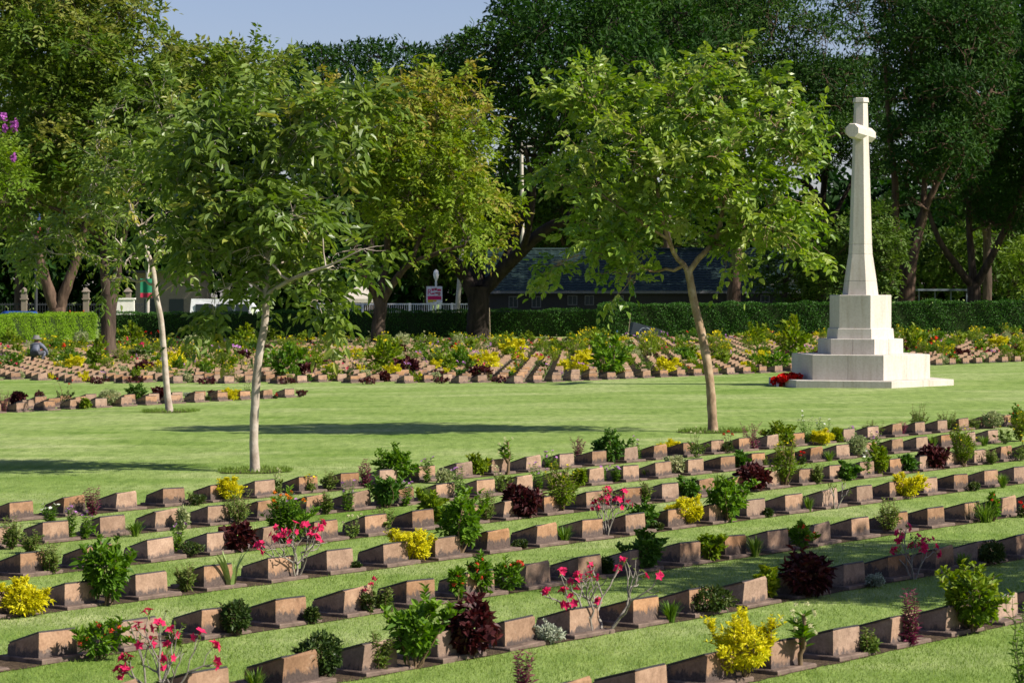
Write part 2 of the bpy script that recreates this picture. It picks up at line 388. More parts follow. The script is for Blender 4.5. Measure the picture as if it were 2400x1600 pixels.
# ------------------------------------------------------------------ ground
R1 = np.array([0.631, 0.776]); P1 = np.array([-0.776, 0.631])       # along and across the near grave rows
ROWS = {  # photo x of each marker's near corner (None: hidden behind a plant), and the row's distance across
 'A': (19.666, [20.7, 146, 268, 383, 493, 598, 700.5, 798, 890, None, 1068.6, 1152, 1233, 1311, 1387, 1463, 1532, 1599, 1668, 1733, 1797, 1859, 1918.6, None, None, 2091, 2145.5, None, 2249, None, 2348]),
 'B': (17.681, [99, 235, 364, 486, 603, 716, 822.4, None, None, 1117.7, None, None, 1378.6, 1461, 1539, 1615, 1690, None, None, 1899, 1963, None, 2090, None, None, None]),
 'C': (15.681, [45, None, 344, 483.5, 613.5, 736.6, 856, 967, None, 1178, 1276.5, 1373.5, 1464, 1552, None, None, 1797, 1873, 1946, 2018, 2087, 2156, 2220, 2284, 2346]),
 'D': (13.791, [150, 319, 476.5, 625.5, 766, 898, 1022, 1142, 1256, 1364, 1467, 1563.4, 1661.6, 1753, 1843, 1927, 2010, 2088, 2165, 2237, 2308.5, 2378.6]),
 'E': (11.879, [87.7, 284, 471, 643, 802.4, 952, 1095.7, 1230, 1354.6, 1474, 1590.5, 1700.5, 1801.6, 1903.6, 1997, 2090, 2176, 2262, 2348]),
 'F': (9.961, [440, 657, 847, 1024, 1183, 1337, 1482, 1614, 1742, 1862, 1977.6, 2087, 2192, 2292.5, 2385]),
 'G': (8.090, [1487, 1654, 1808, 1954, 2088.5, 2217.6, 2337]),
}
ORD = dict(A="first", B="second", C="third", D="fourth", E="fifth", F="sixth", G="seventh")
def row_u(v, px):
    m = (px - CX) / F_PX
    Y = v / (P1[1] + m * P1[0])
    return np.array([m * Y, Y]) @ R1
row_us = {}
for k, (v, xs) in ROWS.items():
    idx = [i for i, x in enumerate(xs) if x is not None]
    us = np.array([row_u(v, xs[i]) for i in idx])
    full = np.interp(np.arange(len(xs)), idx, us)
    sp = np.polyfit(idx, us, 1)[0]
    for i in range(idx[-1] + 1, len(xs)):
        full[i] = us[-1] + sp * (i - idx[-1])
    row_us[k] = np.concatenate([[full[0] - sp], full, [full[-1] + sp]])

g = Geo()
xs_ = np.array([-900, -300, -120, -60, -40, -30, -20, -10, 0, 10, 20, 30, 40, 60, 120, 300, 900.])
ys_ = np.array([-60, 0, 10, 20, 30, 45, 60, 80, 100, 130, 160, 220, 400, 1000, 2500.])
V = [(x, y, gz(x)) for y in ys_ for x in xs_]
nx = len(xs_)
g.add(V, [(j * nx + i, j * nx + i + 1, (j + 1) * nx + i + 1, (j + 1) * nx + i) for j in range(len(ys_) - 1) for i in range(nx - 1)])
tag(g.obj("lawn", [M["lawn"]]), kind="structure")
# soil strips under the rows
for k in ROWS:
    v = ROWS[k][0]
    u0, u1 = row_us[k][0] - .5, row_us[k][-1] + .8
    g = Geo()
    n = 60
    rr = rg(hash(k) % 1000 if False else ord(k))
    us = np.linspace(u0, u1, n)
    lo = v - .085 + rr.normal(0, .012, n); hi = v + .44 + rr.normal(0, .02, n)
    V = [];
    for u, a, b in zip(us, lo, hi):
        for w in (a, b):
            p = R1 * u + P1 * w
            V.append((p[0], p[1], gz(p[0]) + .004))
    g.add(V, [(2 * i, 2 * i + 2, 2 * i + 3, 2 * i + 1) for i in range(n - 1)])
    tag(g.obj("flower_bed", [M["soil"]]), kind="structure")

# short grass blades between the rows and out over the lawn
g = Geo(); rr = rg(5)
for y0, y1, dens, ln in ((11.2, 16, 2800, .026), (16, 21, 1700, .026), (21, 25, 1000, .026), (25, 29, 600, .025), (29, 34, 300, .024), (34, 40, 120, .022)):
    area = .22 * (y1 * y1 - y0 * y0)
    n = int(area * dens)
    Y = np.sqrt(rr.uniform(y0 * y0, y1 * y1, n)); X = rr.uniform(-.22, .22, n) * Y
    vv = X * P1[0] + Y * P1[1]
    keep = np.ones(n, bool)
    for k in ROWS:
        keep &= ~((vv > ROWS[k][0] - .095) & (vv < ROWS[k][0] + .43))
    X, Y = X[keep], Y[keep]; n = len(X)
    a = rr.uniform(0, 6.283, n); d = np.stack([np.cos(a), np.sin(a), np.zeros(n)], 1)
    lean = nrm(np.stack([rr.normal(0, .55, n), rr.normal(0, .55, n), np.ones(n)], 1))
    L = ln * rr.uniform(.55, 1.3, n); w = ln * .085
    P = np.stack([X, Y, gz(X) - .002], 1)
    V = np.stack([P - d * w, P + d * w, P + lean * L[:, None]], 1).reshape(-1, 3)
    patch = .5 + .22 * np.sin(X * 1.3 + np.sin(Y * .9)) * np.sin(Y * 1.7 + X * .4)
    var = np.repeat(np.clip(patch + rr.normal(0, .22, n), 0, 1), 3)
    g.add(V, np.arange(n)[:, None] * 3 + np.array([0, 1, 2]), 0, var)
tag(g.obj("grass", [M["grass"]]), "short mown grass of the lawn between the grave rows", "grass", kind="stuff")

# ------------------------------------------------------------------ grave markers
MW, MD, MH, ML = 0.29, 0.275, 0.153, 0.070
def wedge(seed, z0=0.03, far=False):
    rr = rg(seed); t = .008
    w, d = MW / 2, MD / 2
    j = lambda: rr.normal(0, .0045)
    g = Geo()
    lo = [(-w - t, -d - t, z0 - .01), (w + t, -d - t, z0 - .01), (w + t, d + t, z0 - .01), (-w - t, d + t, z0 - .01)]
    mid = [(-w + j(), -d + j(), z0 + MH - .006), (w + j(), -d + j(), z0 + MH - .006), (w + j(), d + j(), z0 + ML - .006), (-w + j(), d + j(), z0 + ML - .006)]
    c = .006
    top = [(-w + c, -d + c, z0 + MH + j()), (w - c, -d + c, z0 + MH + j()), (w - c, d - c, z0 + ML), (-w + c, d - c, z0 + ML)]
    V = lo + mid + top
    F = [(i, (i + 1) % 4, 4 + (i + 1) % 4, 4 + i) for i in range(4)] + [(4 + i, 4 + (i + 1) % 4, 8 + (i + 1) % 4, 8 + i) for i in range(4)] + [(8, 9, 10, 11), (3, 2, 1, 0)]
    g.add(V, F, 0, [max(0, (q[2] - z0) / MH) for q in V])
    return g
def slab(g, x0, x1, y0, y1, z0, z1, mat=0, c=.006):
    V = [(x0, y0, z0), (x1, y0, z0), (x1, y1, z0), (x0, y1, z0), (x0, y0, z1 - c), (x1, y0, z1 - c), (x1, y1, z1 - c), (x0, y1, z1 - c),
         (x0 + c, y0 + c, z1), (x1 - c, y0 + c, z1), (x1 - c, y1 - c, z1), (x0 + c, y1 - c, z1)]
    F = [(i, (i + 1) % 4, 4 + (i + 1) % 4, 4 + i) for i in range(4)] + [(4 + i, 4 + (i + 1) % 4, 8 + (i + 1) % 4, 8 + i) for i in range(4)] + [(8, 9, 10, 11)]
    g.add(V, F, mat, .2)
ped_meshes = [wedge(s).mesh("pedestal", [M["stone"]]) for s in range(5)]
gp = Geo(); slab(gp, -MW / 2 - .035, MW / 2 + .09, -MD / 2 - .07, MD / 2 + .05, -.03, .03)
plinth_mesh = gp.mesh("plinth", [M["plinth"]])
sl = math.atan2(MH - ML, MD)
gq = Geo(); slab(gq, -MW / 2 + .002, MW / 2 - .002, -.5 * MD / math.cos(sl) + .002, .5 * MD / math.cos(sl) - .004, -.002, .009, 0, .003)
plaque_mesh = gq.mesh("plaque", [M["bronze"]])
rm = rg(77)
markers = []          # (object, centre, row key)
def marker(corner, r, p, row):
    c = corner + r * MW / 2 + p * MD / 2
    o = thing("grave_marker", None, "grave marker", (c[0], c[1], gz(c[0])), math.atan2(r[1], r[0]) + rm.normal(0, .022))
    o.rotation_euler[0] = rm.normal(0, .014); o.rotation_euler[1] = rm.normal(0, .014)
    link("pedestal", ped_meshes[rm.integers(5)], o)
    link("plinth", plinth_mesh, o)
    q = link("plaque", plaque_mesh, o)
    q.location = (0, 0, .03 + (MH + ML) / 2); q.rotation_euler = (-sl, 0, 0)
    markers.append((o, c, row))
    return o
for k in ROWS:
    v = ROWS[k][0]
    for u in row_us[k]:
        marker(R1 * u + P1 * v, R1, P1, k)
# the small block of graves on the lawn
LB = [40, 99.5, 160, 221, 282, 342, 402.5, 455, 510.5, 564, 617, 668]
LBY = np.interp(LB, [40, 99.5, 221, 342, 455, 564, 668], [966, 963.7, 955.5, 948, 942.5, 937.4, 932.8])
lb = np.array([ground(x, y)[:2] for x, y in zip(LB, LBY)])
LR = nrm(lb[-1] - lb[1]); LP = np.array([-LR[1], LR[0]])
lbu = np.polyval(np.polyfit(range(len(LB)), lb @ LR, 1), np.arange(-1, len(LB)))
lbv = (lb @ LP).mean()
for dv, n0, n1, sh in ((0, 0, 13, 0), (.95, 1, 12, .3), (1.9, 2, 10, .1)):
    for u in lbu[n0:n1]:
        q = LR * (u + sh) + LP * (lbv + dv)
        if -60 < project([[q[0], q[1], 0]])[0][0] < 700 - dv * 150:
            marker(q, LR, LP, 'L')
# the wide far block: a lattice cut off along the lawn
FA = math.radians(46.0)
FR = np.array([math.sin(FA), math.cos(FA)]); FP = np.array([-FR[1], FR[0]])
FO = ground(1250, 897)[:2]
far_pts = []
for j in range(0, 75):
    for i in range(-160, 130):
        q = FO + FR * (i * .65) + FP * (j * 1.27)
        if q[1] < 50 or q[1] > 116:
            continue
        px, py = project([[q[0], q[1], gz(q[0])]])[0]
        if px < -40 or px > 2440:
            continue
        lim = 899.5 if px > 150 else 893
        if py > lim or (px > 1240 and j == 0 and i < 0):
            continue
        far_pts.append((q[1], q[0], j, i))
far_pts.sort()
for (y, x, j, i) in far_pts[:135]:
    marker(np.array([x, y]), FR, FP, 'X')
gf = Geo(); rr = rg(8)
ca, sa = FR
for (y, x, j, i) in far_pts[135:]:
    w = wedge(int(rr.integers(99)))
    s_ = rr.uniform(.94, 1.04)
    for Vv, Fv, A in zip(w.V, w.F, w.A):
        L = Vv + np.array([MW / 2, MD / 2, 0])
        XY = np.array([x, y]) + L[:, :1] * FR + L[:, 1:2] * FP
        gf.add(np.column_stack([XY, L[:, 2] * s_ + gz(x)]), Fv - Fv.min(), 0, A)
tag(gf.obj("grave_markers_far", [M["stone"]]), "distant rows of brown grave markers before the hedge", "grave markers", kind="stuff")

# ------------------------------------------------------------------ memorial cross
def hexa(R, rot=math.radians(-19 + 30)):
    # regular hexagon whose face normals lie at -19 and +41 degrees from the direction towards the viewer
    return [(R * math.sin(rot + math.radians(60 * i)), -R * math.cos(rot + math.radians(60 * i))) for i in range(6)]
CC = ground(2049, 909.5)[:2] + np.array([-.04, 2.02])
cross = thing("memorial_cross", "tall white stone memorial cross on stepped six-sided base", "cross", (CC[0], CC[1], gz(CC[0])))
def tier(name, R0, z0, z1, R1_=None, parent=cross):
    g = Geo(); c = .012
    R1_ = R0 if R1_ is None else R1_
    prism(g, hexa(R0), z0, z1 - c, hexa(R1_))
    prism(g, hexa(R1_), z1 - c, z1, hexa(R1_ - c))
    return g.obj(name, [M["white"]], parent)
def tier_blocks(name, R0, z0, z1, nper):
    core = tier(name, R0 - .02, z0, z1 - .003)
    h = hexa(R0)
    for i in range(6):
        a, b = np.array(h[i]), np.array(h[(i + 1) % 6])
        nn = np.array([(a + b)[0], (a + b)[1]]); nn = nn / np.linalg.norm(nn)
        for s in range(nper):
            e0 = a + (b - a) * (s / nper); e1 = a + (b - a) * ((s + 1) / nper)
            dd = nrm(b - a) * .004
            if s > 0: e0 = e0 + dd
            if s < nper - 1: e1 = e1 - dd
            sc0 = 1 - .35 / np.linalg.norm(nn * R0 * .866)
            g = Geo()
            prism(g, [tuple(e0), tuple(e1), tuple(e1 * sc0), tuple(e0 * sc0)], z0, z1 - .008, [tuple(e0 - nn * .003), tuple(e1 - nn * .003), tuple(e1 * sc0), tuple(e0 * sc0)])
            prism(g, [tuple(e0 - nn * .003), tuple(e1 - nn * .003), tuple(e1 * sc0), tuple(e0 * sc0)], z1 - .008, z1, [tuple(e0 - nn * .012), tuple(e1 - nn * .012), tuple(e1 * sc0), tuple(e0 * sc0)])
            g.obj("block", [M["white"]], core)
    return core
tier_blocks("platform", 2.06, -.06, .15, 2)
tier_blocks("lower_step", 1.54, .15, .70, 2)
tier_blocks("upper_step", .95, .70, 1.04, 2)
tier("base_moulding", .75, 1.04, 1.27, .73)
tier("base_block", .685, 1.27, 2.01)
tier("shaft_foot", .40, 2.01, 2.33, .36)
tier("shaft_flare", .36, 2.33, 2.92, .27)
tier("shaft_collar", .268, 2.92, 3.14, .255)
tier("shaft", .255, 3.14, 6.30, .150)
tier("shaft_cap", .178, 6.30, 6.40, .168)
g = Geo()
L2, wA = .96, .160
ax = np.array([math.sin(math.radians(19)), math.cos(math.radians(19))]); sx = np.array([ax[1], -ax[0]])
oc = [(wA * math.cos(math.radians(22.5 + 45 * i)) * 1.06, wA * math.sin(math.radians(22.5 + 45 * i)) * 1.06) for i in range(8)]
zA = 5.62
for t0, t1, s0, s1 in ((-L2, -L2 + .05, .88, 1.0), (-L2 + .05, L2 - .05, 1, 1), (L2 - .05, L2, 1.0, .88)):
    V = []
    for t, s in ((t0, s0), (t1, s1)):
        for a, b in oc:
            q = ax * t + sx * a * s
            V.append((q[0], q[1], zA + b * s))
    g.add(V, [(i, (i + 1) % 8, 8 + (i + 1) % 8, 8 + i) for i in range(8)])
    if s0 < 1: g.add(V[:8], [list(range(8))[::-1]])
    if s1 < 1: g.add(V[8:], [list(range(8))])
g.obj("cross_arm", [M["white"]], cross)

cross.scale = (1.05, 1.05, 1.034)
# poppy wreaths at the foot of the cross
def wreath(name, label, loc, Rr, tube_r, tilt, seed, ribbons):
    rr = rg(seed)
    o = thing(name, label, "wreath", loc)
    o.rotation_euler = tilt
    g = Geo()
    a = np.linspace(0, 2 * math.pi, 33)
    tube(g, np.stack([Rr * np.cos(a), Rr * np.sin(a), np.full(33, tube_r * .6)], 1), np.full(33, tube_r * .6), 6, cap=False)
    g.obj("ring", [M["p_dkg"]], o)
    n = 260
    a = rr.uniform(0, 6.283, n); b = rr.uniform(-.4, 3.5, n)
    P = np.stack([(Rr + tube_r * np.cos(b)) * np.cos(a), (Rr + tube_r * np.cos(b)) * np.sin(a), tube_r * .6 + tube_r * np.sin(b)], 1)
    Nn = np.stack([np.cos(b) * np.cos(a), np.cos(b) * np.sin(a), np.sin(b)], 1)
    g = Geo()
    leaf6(g, P, nrm(rr.normal(0, 1, (n, 3)) + Nn * .6), Nn, .075, .075, 0, rr.uniform(0, 1, n))
    g.obj("poppy_cover", [M["f_red"]], o)
    if ribbons:
        for s, c in ((-1, "f_white"), (.2, "black")):
            g = Geo()
            box(g, -.03, .03, -.26, .0, tube_r * 1.2, tube_r * 1.2 + .01)
            q = g.obj("ribbon", [M[c]], o); q.location = (s * Rr * .9, -Rr * .55, .01); q.rotation_euler = (.35, 0, s * .5)
    return o
M["black"] = plain("black_ribbon", (.02, .02, .022), .6)
wx = at(1860, 888, CC[1] - 1.6)
wreath("poppy_wreath", "red poppy wreath lying on the cross platform edge", (CC[0] - 1.68, CC[1] - .55, gz(CC[0]) + .15), .22, .05, (.10, -.05, 0), 3, False)
q = ground(1828, 905)
wreath("poppy_wreath", "red poppy wreath with white and black ribbons leaning against the platform", (q[0], q[1], q[2] + .06), .15, .045, (.30, .10, .5), 4, True)

# ------------------------------------------------------------------ hedges
def hedge(name, label, a, b, h, t, mat, seed, dens=420, leaf=.085):
    a, b = np.array(a), np.array(b)
    rr = rg(seed); d = nrm(b - a); n2 = np.array([-d[1], d[0]]); ln = np.linalg.norm(b - a)
    if n2[1] > 0: n2 = -n2                 # towards the viewer
    o = thing(name, label, "hedge", (a[0], a[1], gz(a[0])))
    def W(u, w, z):
        return np.column_stack([np.outer(u, d) + np.outer(w, n2), z + TILT * (u * d[0])])
    g = Geo()
    u = np.array([.08, ln - .08]); c = []
    for z in (-.05, h - .09):
        for uu, ww in ((.08, .08 - t), (ln - .08, .08 - t), (ln - .08, -.08), (.08, -.08)):
            c.append(W(np.array([uu]), np.array([ww]), np.array([z]))[0])
    g.add(c, BOXF)
    g.obj("branch_core", [M["hedge_core"]], o)
    g = Geo()
    def face(n, uf, wf, zf, nor):
        u = uf(n); w = wf(n); z = zf(n)
        wob = .05 * np.sin(u * 2.1) + .04 * np.sin(u * 5.3 + z * 4)
        nn = np.array(nor)
        P = W(u + nn[0] * wob, w + nn[1] * wob, z + nn[2] * (wob * .9 + .03 * np.sin(u * 1.3)))
        wn = np.array([d[0] * nn[0] + n2[0] * nn[1], d[1] * nn[0] + n2[1] * nn[1], nn[2]])
        Nn = nrm(wn + rr.normal(0, .4, (n, 3)))
        D = nrm(rr.normal(0, 1, (n, 3)) + wn * .35 + np.array([0, 0, .3]))
        leaf4(g, P, D, Nn, leaf * rr.uniform(.7, 1.35, n), leaf * .62 * rr.uniform(.7, 1.3, n), 0, np.clip(rr.normal(.5, .24, n), 0, 1))
    U = lambda lo, hi: (lambda n: rr.uniform(lo, hi, n))
    face(int(ln * h * dens), U(0, ln), lambda n: -np.abs(rr.normal(0, .06, n)), U(0, h), (0, 1, 0))
    face(int(ln * t * dens * .7), U(0, ln), U(-t, 0), lambda n: h - np.abs(rr.normal(0, .05, n)), (0, 0, 1))
    face(int(t * h * dens), lambda n: np.abs(rr.normal(0, .06, n)), U(-t, 0), U(0, h), (-1, 0, 0))
    face(int(t * h * dens), lambda n: ln - np.abs(rr.normal(0, .06, n)), U(-t, 0), U(0, h), (1, 0, 0))
    g.obj("foliage", [mat], o)
hl0, hl1 = ground(-90, 809)[:2], ground(226, 796)[:2]
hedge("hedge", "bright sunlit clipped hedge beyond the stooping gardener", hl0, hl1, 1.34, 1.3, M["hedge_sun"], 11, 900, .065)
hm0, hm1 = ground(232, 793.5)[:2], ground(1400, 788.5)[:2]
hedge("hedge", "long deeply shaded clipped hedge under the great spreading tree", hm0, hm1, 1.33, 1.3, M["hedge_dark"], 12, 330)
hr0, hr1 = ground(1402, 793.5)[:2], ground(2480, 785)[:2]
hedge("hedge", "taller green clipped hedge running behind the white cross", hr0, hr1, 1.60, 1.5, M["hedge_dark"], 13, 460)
# ------------------------------------------------------------------ trees
def inside(poly, x, y):
    poly = np.array(poly); c = np.zeros(len(x), bool)
    j = len(poly) - 1
    for i in range(len(poly)):
        xi, yi = poly[i]; xj, yj = poly[j]
        cond = ((yi > y) != (yj > y)) & (x < (xj - xi) * (y - yi) / (yj - yi + 1e-9) + xi)
        c ^= cond; j = i
    return c
def edge_dist(poly, x, y):
    poly = np.array(poly, float); best = np.full(len(x), 1e9)
    for i in range(len(poly)):
        a = poly[i - 1]; b = poly[i]; ab = b - a
        t = np.clip(((x - a[0]) * ab[0] + (y - a[1]) * ab[1]) / (ab @ ab + 1e-9), 0, 1)
        best = np.minimum(best, np.hypot(x - a[0] - t * ab[0], y - a[1] - t * ab[1]))
    return best
def lobes_in(poly, Y, r_m, thick, rng, n_max=60, fill=.62):
    ppm = F_PX / Y
    poly = np.array(poly, float)
    lo, hi = poly.min(0), poly.max(0)
    x = rng.uniform(lo[0], hi[0], 4000); y = rng.uniform(lo[1], hi[1], 4000)
    k = inside(poly, x, y); x, y = x[k], y[k]
    d = edge_dist(poly, x, y) / ppm
    out = []
    cmax = d.max()
    for i in range(len(x)):
        r = min(r_m, max(d[i] * .95, r_m * .3)) * rng.uniform(.75, 1.1)
        if d[i] < r * .55:
            continue
        dz = rng.uniform(-1, 1) * thick * math.sqrt(min(1, d[i] / (cmax * .7)))
        c = at(x[i], y[i], Y + dz)
        if any(np.linalg.norm((c - q[0]) * np.array([1, .55, 1])) < fill * (r + q[1]) * .75 for q in out):
            continue
        out.append((c, r))
        if len(out) >= n_max:
            break
    return out
def curve(a, b, rng, bow=.15, n=6, up=.0):
    t = np.linspace(0, 1, n)[:, None]
    L = np.linalg.norm(b - a)
    off = rng.normal(0, bow, 3) * L; off[2] += up * L
    P = a + (b - a) * t + off * (4 * t * (1 - t)) * .5
    P[1:-1] += rng.normal(0, .03, (n - 2, 3)) * L
    return P
def tree(name, label, Y, trunk, limbs, poly, bark, leaf, cat="tree", group=None, r_m=.6, thick=1.5, n_lobes=60, seed=1, leaf_len=.1, leaf_w=.05, dens=60,
         spray=0, droop=.3, near=True, bend=.2, base=None, tips=None, twig_frac=1.0, branch_r=.035, fill=.62, flower=None, shoots=0):
    rng = rg(seed)
    b0 = at(*trunk[0][:2], Y) if base is None else np.array(base)
    b0[2] = gz(b0[0]) - .05
    o = thing(name, label, cat, tuple(b0), 0, group)
    org = np.array(b0)
    def P3(q):
        return at(q[0], q[1], Y + (q[3] if len(q) > 3 else 0))
    tp = [P3(q) for q in trunk]; tp[0] = b0.copy()
    tr = [q[2] for q in trunk]
    nodes = []
    g = Geo()
    def smooth_path(P, Rr, n=5):
        P = np.array(P); Rr = np.array(Rr, float)
        t = np.arange(len(P)); tt = np.linspace(0, len(P) - 1, (len(P) - 1) * n + 1)
        # Catmull-Rom
        Q = []
        for s in tt:
            i = min(int(s), len(P) - 2); f = s - i
            p0, p1, p2, p3 = P[max(i - 1, 0)], P[i], P[i + 1], P[min(i + 2, len(P) - 1)]
            Q.append(.5 * (2 * p1 + (p2 - p0) * f + (2 * p0 - 5 * p1 + 4 * p2 - p3) * f * f + (3 * p1 - p0 - 3 * p2 + p3) * f ** 3))
        return np.array(Q), np.interp(tt, t, Rr)
    sides = 12 if near else 9
    Q, Rq = smooth_path(tp, tr)
    Rq = Rq.copy(); Rq[:3] *= np.array([1.28, 1.12, 1.04])
    tube(g, Q - org, Rq, sides, lump=.04, rng=rng)
    for q, r in zip(Q[len(Q) // 2:], Rq[len(Q) // 2:]): nodes.append((q, r))
    for lm in limbs:
        q, r = smooth_path([P3(a) for a in lm], [a[2] for a in lm])
        q = q + np.cumsum(rng.normal(0, .01, q.shape), 0) * .5
        tube(g, q - org, r, sides - 2, lump=.05, rng=rng)
        for a, b in zip(q[1:], r[1:]): nodes.append((a, b))
    g.obj("trunk", [bark], o, True)
    lobes = lobes_in(poly, Y, r_m, thick, rng, n_lobes, fill)
    gb = Geo(); gl = Geo()
    top = np.array([n[0] for n in nodes]); cen = top.mean(0)
    lobes.sort(key=lambda q: np.linalg.norm(q[0] - cen))
    tw_pts = []
    for c, r in lobes:
        A = np.array([n[0] for n in nodes]); rad = np.array([n[1] for n in nodes])
        dist = np.linalg.norm(A - c, axis=1) + np.maximum(0, A[:, 2] - c[2] + .1 * r_m) * 1.5
        k = int(np.argmin(dist)); a, ra = nodes[k]
        L = np.linalg.norm(c - a)
        r0 = min(ra * .72, branch_r * (.5 + .5 * min(1.5, L / (r_m * 2))))
        pts = curve(a, c, rng, bend, 7, .12)
        rs = np.linspace(r0, max(r0 * .4, branch_r * .14), 7)
        tube(gb, pts - org, rs, 6 if near else 5)
        for q, rr_ in zip(pts[2:], rs[2:]): nodes.append((q, rr_))
        nt = max(3, int(5 * twig_frac))
        for _ in range(nt):
            e = c + nrm(rng.normal(0, 1, 3)) * r * rng.uniform(.5, .95)
            tube(gb, curve(pts[rng.integers(3, 7)], e, rng, .2, 4, .05) - org, np.linspace(branch_r * .22, branch_r * .08, 4), 4, cap=False)
    hz = max(c[2] for c, r in lobes)
    items = []
    for c, r in lobes:
        n = int(dens * r * r / (r_m * r_m) * rng.uniform(.6, 1.3)) + 3
        d = nrm(rng.normal(0, 1, (n, 3)))
        d[:, 2] = np.where(d[:, 2] < -.35, -d[:, 2], d[:, 2])
        items.append((c + d * (r * rng.uniform(.35, 1.08, n) ** .7)[:, None] * np.array([1, 1, .82]), d))
    mid = np.mean([c for c, r in lobes], 0)
    ext = np.array([np.linalg.norm((c - mid) / np.array([1, .8, 1])) for c, r in lobes])
    for _ in range(shoots):                      # leafy shoots standing out of the crown
        c, r = lobes[rng.choice(len(lobes), p=ext ** 2 / (ext ** 2).sum())]
        out = nrm(nrm(c - mid) + rng.normal(0, .35, 3) + np.array([0, 0, .25]))
        ln = r_m * rng.uniform(.35, 1.05); a0 = c + out * r * .45
        pts = curve(a0, a0 + out * (ln + r * .5), rng, .12, 5, -.05)
        tube(gb, pts - org, np.linspace(branch_r * .2, branch_r * .06, 5), 4, cap=False)
        n = max(4, int(ln / (leaf_len * .75)))
        t = np.linspace(.35, 1, n)
        P = np.stack([np.interp(t * 4, np.arange(5), pts[:, k]) for k in range(3)], 1)
        items.append((P, nrm(out + rng.normal(0, .6, (n, 3)))))
    gb.obj("branch", [bark], o, True)
    for P, d in items:
        n = len(P)
        tone = rng.normal(0, .13 if near else .19)
        if spray:
            rd = nrm(d * .8 + rng.normal(0, .55, (n, 3)) + np.array([0, 0, -droop * .4]))
            s = nrm(np.cross(rd, np.array([0, 0, 1.0]) + rng.normal(0, .25, (n, 3))))
            up = np.cross(s, rd)
            Lr = leaf_len * spray * .34 * rng.uniform(.75, 1.2, n)
            sv = np.clip(rng.normal(.45 + tone, .16, n), 0, 1)
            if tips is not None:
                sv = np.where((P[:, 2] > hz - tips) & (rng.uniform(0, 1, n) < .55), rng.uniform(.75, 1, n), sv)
            for q in range(spray):
                t = (q // 2 + .6) / (spray / 2 + .3) if q < spray - 1 else 1.0
                sg = 1 if q % 2 else -1
                base_ = P + rd * (Lr * t)[:, None] - np.array([0, 0, 1]) * (droop * Lr * t * t * .6)[:, None]
                D = nrm(rd * (.55 if q < spray - 1 else 1.0) + s * (sg * (.8 if q < spray - 1 else 0)) + rng.normal(0, .16, (n, 3)) - np.array([0, 0, droop * .5]))
                Nn = nrm(up + rng.normal(0, .3, (n, 3)))
                f = leaf6 if near else leaf4
                f(gl, base_ - org, D, Nn, leaf_len * rng.uniform(.75, 1.2, n), leaf_w * rng.uniform(.8, 1.2, n), 0, np.clip(sv + rng.normal(0, .07, n), 0, 1))
        else:
            D = nrm(d * .7 + rng.normal(0, .7, (n, 3)) - np.array([0, 0, droop]))
            Nn = nrm(d * .6 + np.array([0, 0, .7]) + rng.normal(0, .5, (n, 3)))
            sv = np.clip(rng.normal(.45 + tone, .2, n), 0, 1)
            (leaf6 if near else leaf4)(gl, P - org, D, Nn, leaf_len * rng.uniform(.7, 1.3, n), leaf_w * rng.uniform(.7, 1.3, n), 0, sv)
    gl.obj("crown", [leaf], o)
    if flower:
        for px, py, rr_ in flower:
            c = at(px, py, Y - thick * .8)
            gfl = Geo(); n = 60
            d = nrm(rng.normal(0, 1, (n, 3)))
            leaf4(gfl, c + d * rr_ * rng.uniform(.3, 1, n)[:, None] * np.array([.7, .7, 1.2]) - org, rng.normal(0, 1, (n, 3)), d, .1, .1, 0, rng.uniform(0, 1, n))
            gfl.obj("flower_panicle", [M["f_violet"]], o)
    return o

# three young trees on the lawn
YT3 = ground(1672, 1012)[1]
t3 = tree("young_tree", "young tree with leaning tan trunk forking into a broad bright crown, near the white cross", YT3,
     [(1672, 1012, .080), (1668, 950, .073), (1662, 880, .070), (1646, 790, .066), (1628, 715, .062), (1617, 655, .060), (1613, 635, .058)],
     [[(1613, 640, .046), (1600, 622, .040), (1582, 603, .036), (1560, 550, .033, -.2), (1545, 480, .028, -.3), (1520, 380, .02, -.2), (1500, 280, .012, 0)],
      [(1613, 640, .050), (1632, 612, .046), (1655, 585, .044), (1675, 560, .040, .2), (1690, 500, .036, .2), (1702, 420, .030, .1), (1706, 330, .022, 0), (1690, 220, .012, 0)],
      [(1692, 490, .026, .2), (1740, 420, .022, .0), (1775, 330, .017, -.2), (1810, 270, .012, -.3)],
      [(1680, 550, .024, .2), (1740, 520, .018, -.2), (1800, 480, .014, -.4), (1860, 470, .01, -.5)],
      [(1565, 560, .024, -.2), (1500, 520, .018, -.5), (1430, 470, .013, -.6), (1370, 420, .009, -.5)]],
     [(1275, 215), (1300, 195), (1345, 225), (1400, 185), (1445, 150), (1470, 140), (1500, 185), (1560, 180), (1610, 150), (1640, 120), (1690, 115), (1740, 140), (1760, 190), (1810, 165), (1880, 200), (1900, 260), (1915, 300), (1965, 345), (1960, 375), (1930, 390), (1890, 380), (1880, 430), (1915, 470), (1905, 520), (1915, 560), (1880, 620), (1850, 650), (1790, 610), (1770, 590), (1740, 640), (1700, 645), (1672, 600), (1640, 552), (1600, 560), (1570, 585), (1545, 655), (1500, 640), (1510, 690), (1455, 710), (1400, 680), (1385, 660), (1420, 630), (1350, 600), (1330, 640), (1290, 670), (1275, 650), (1300, 600), (1275, 560), (1330, 520), (1300, 440), (1290, 390), (1310, 340), (1285, 290)],
     M["bark_tan"], M["l_young"], shoots=75, r_m=.38, thick=1.3, n_lobes=108, seed=31, leaf_len=.125, leaf_w=.078, dens=21, spray=7, fill=.5, droop=.35, branch_r=.03)
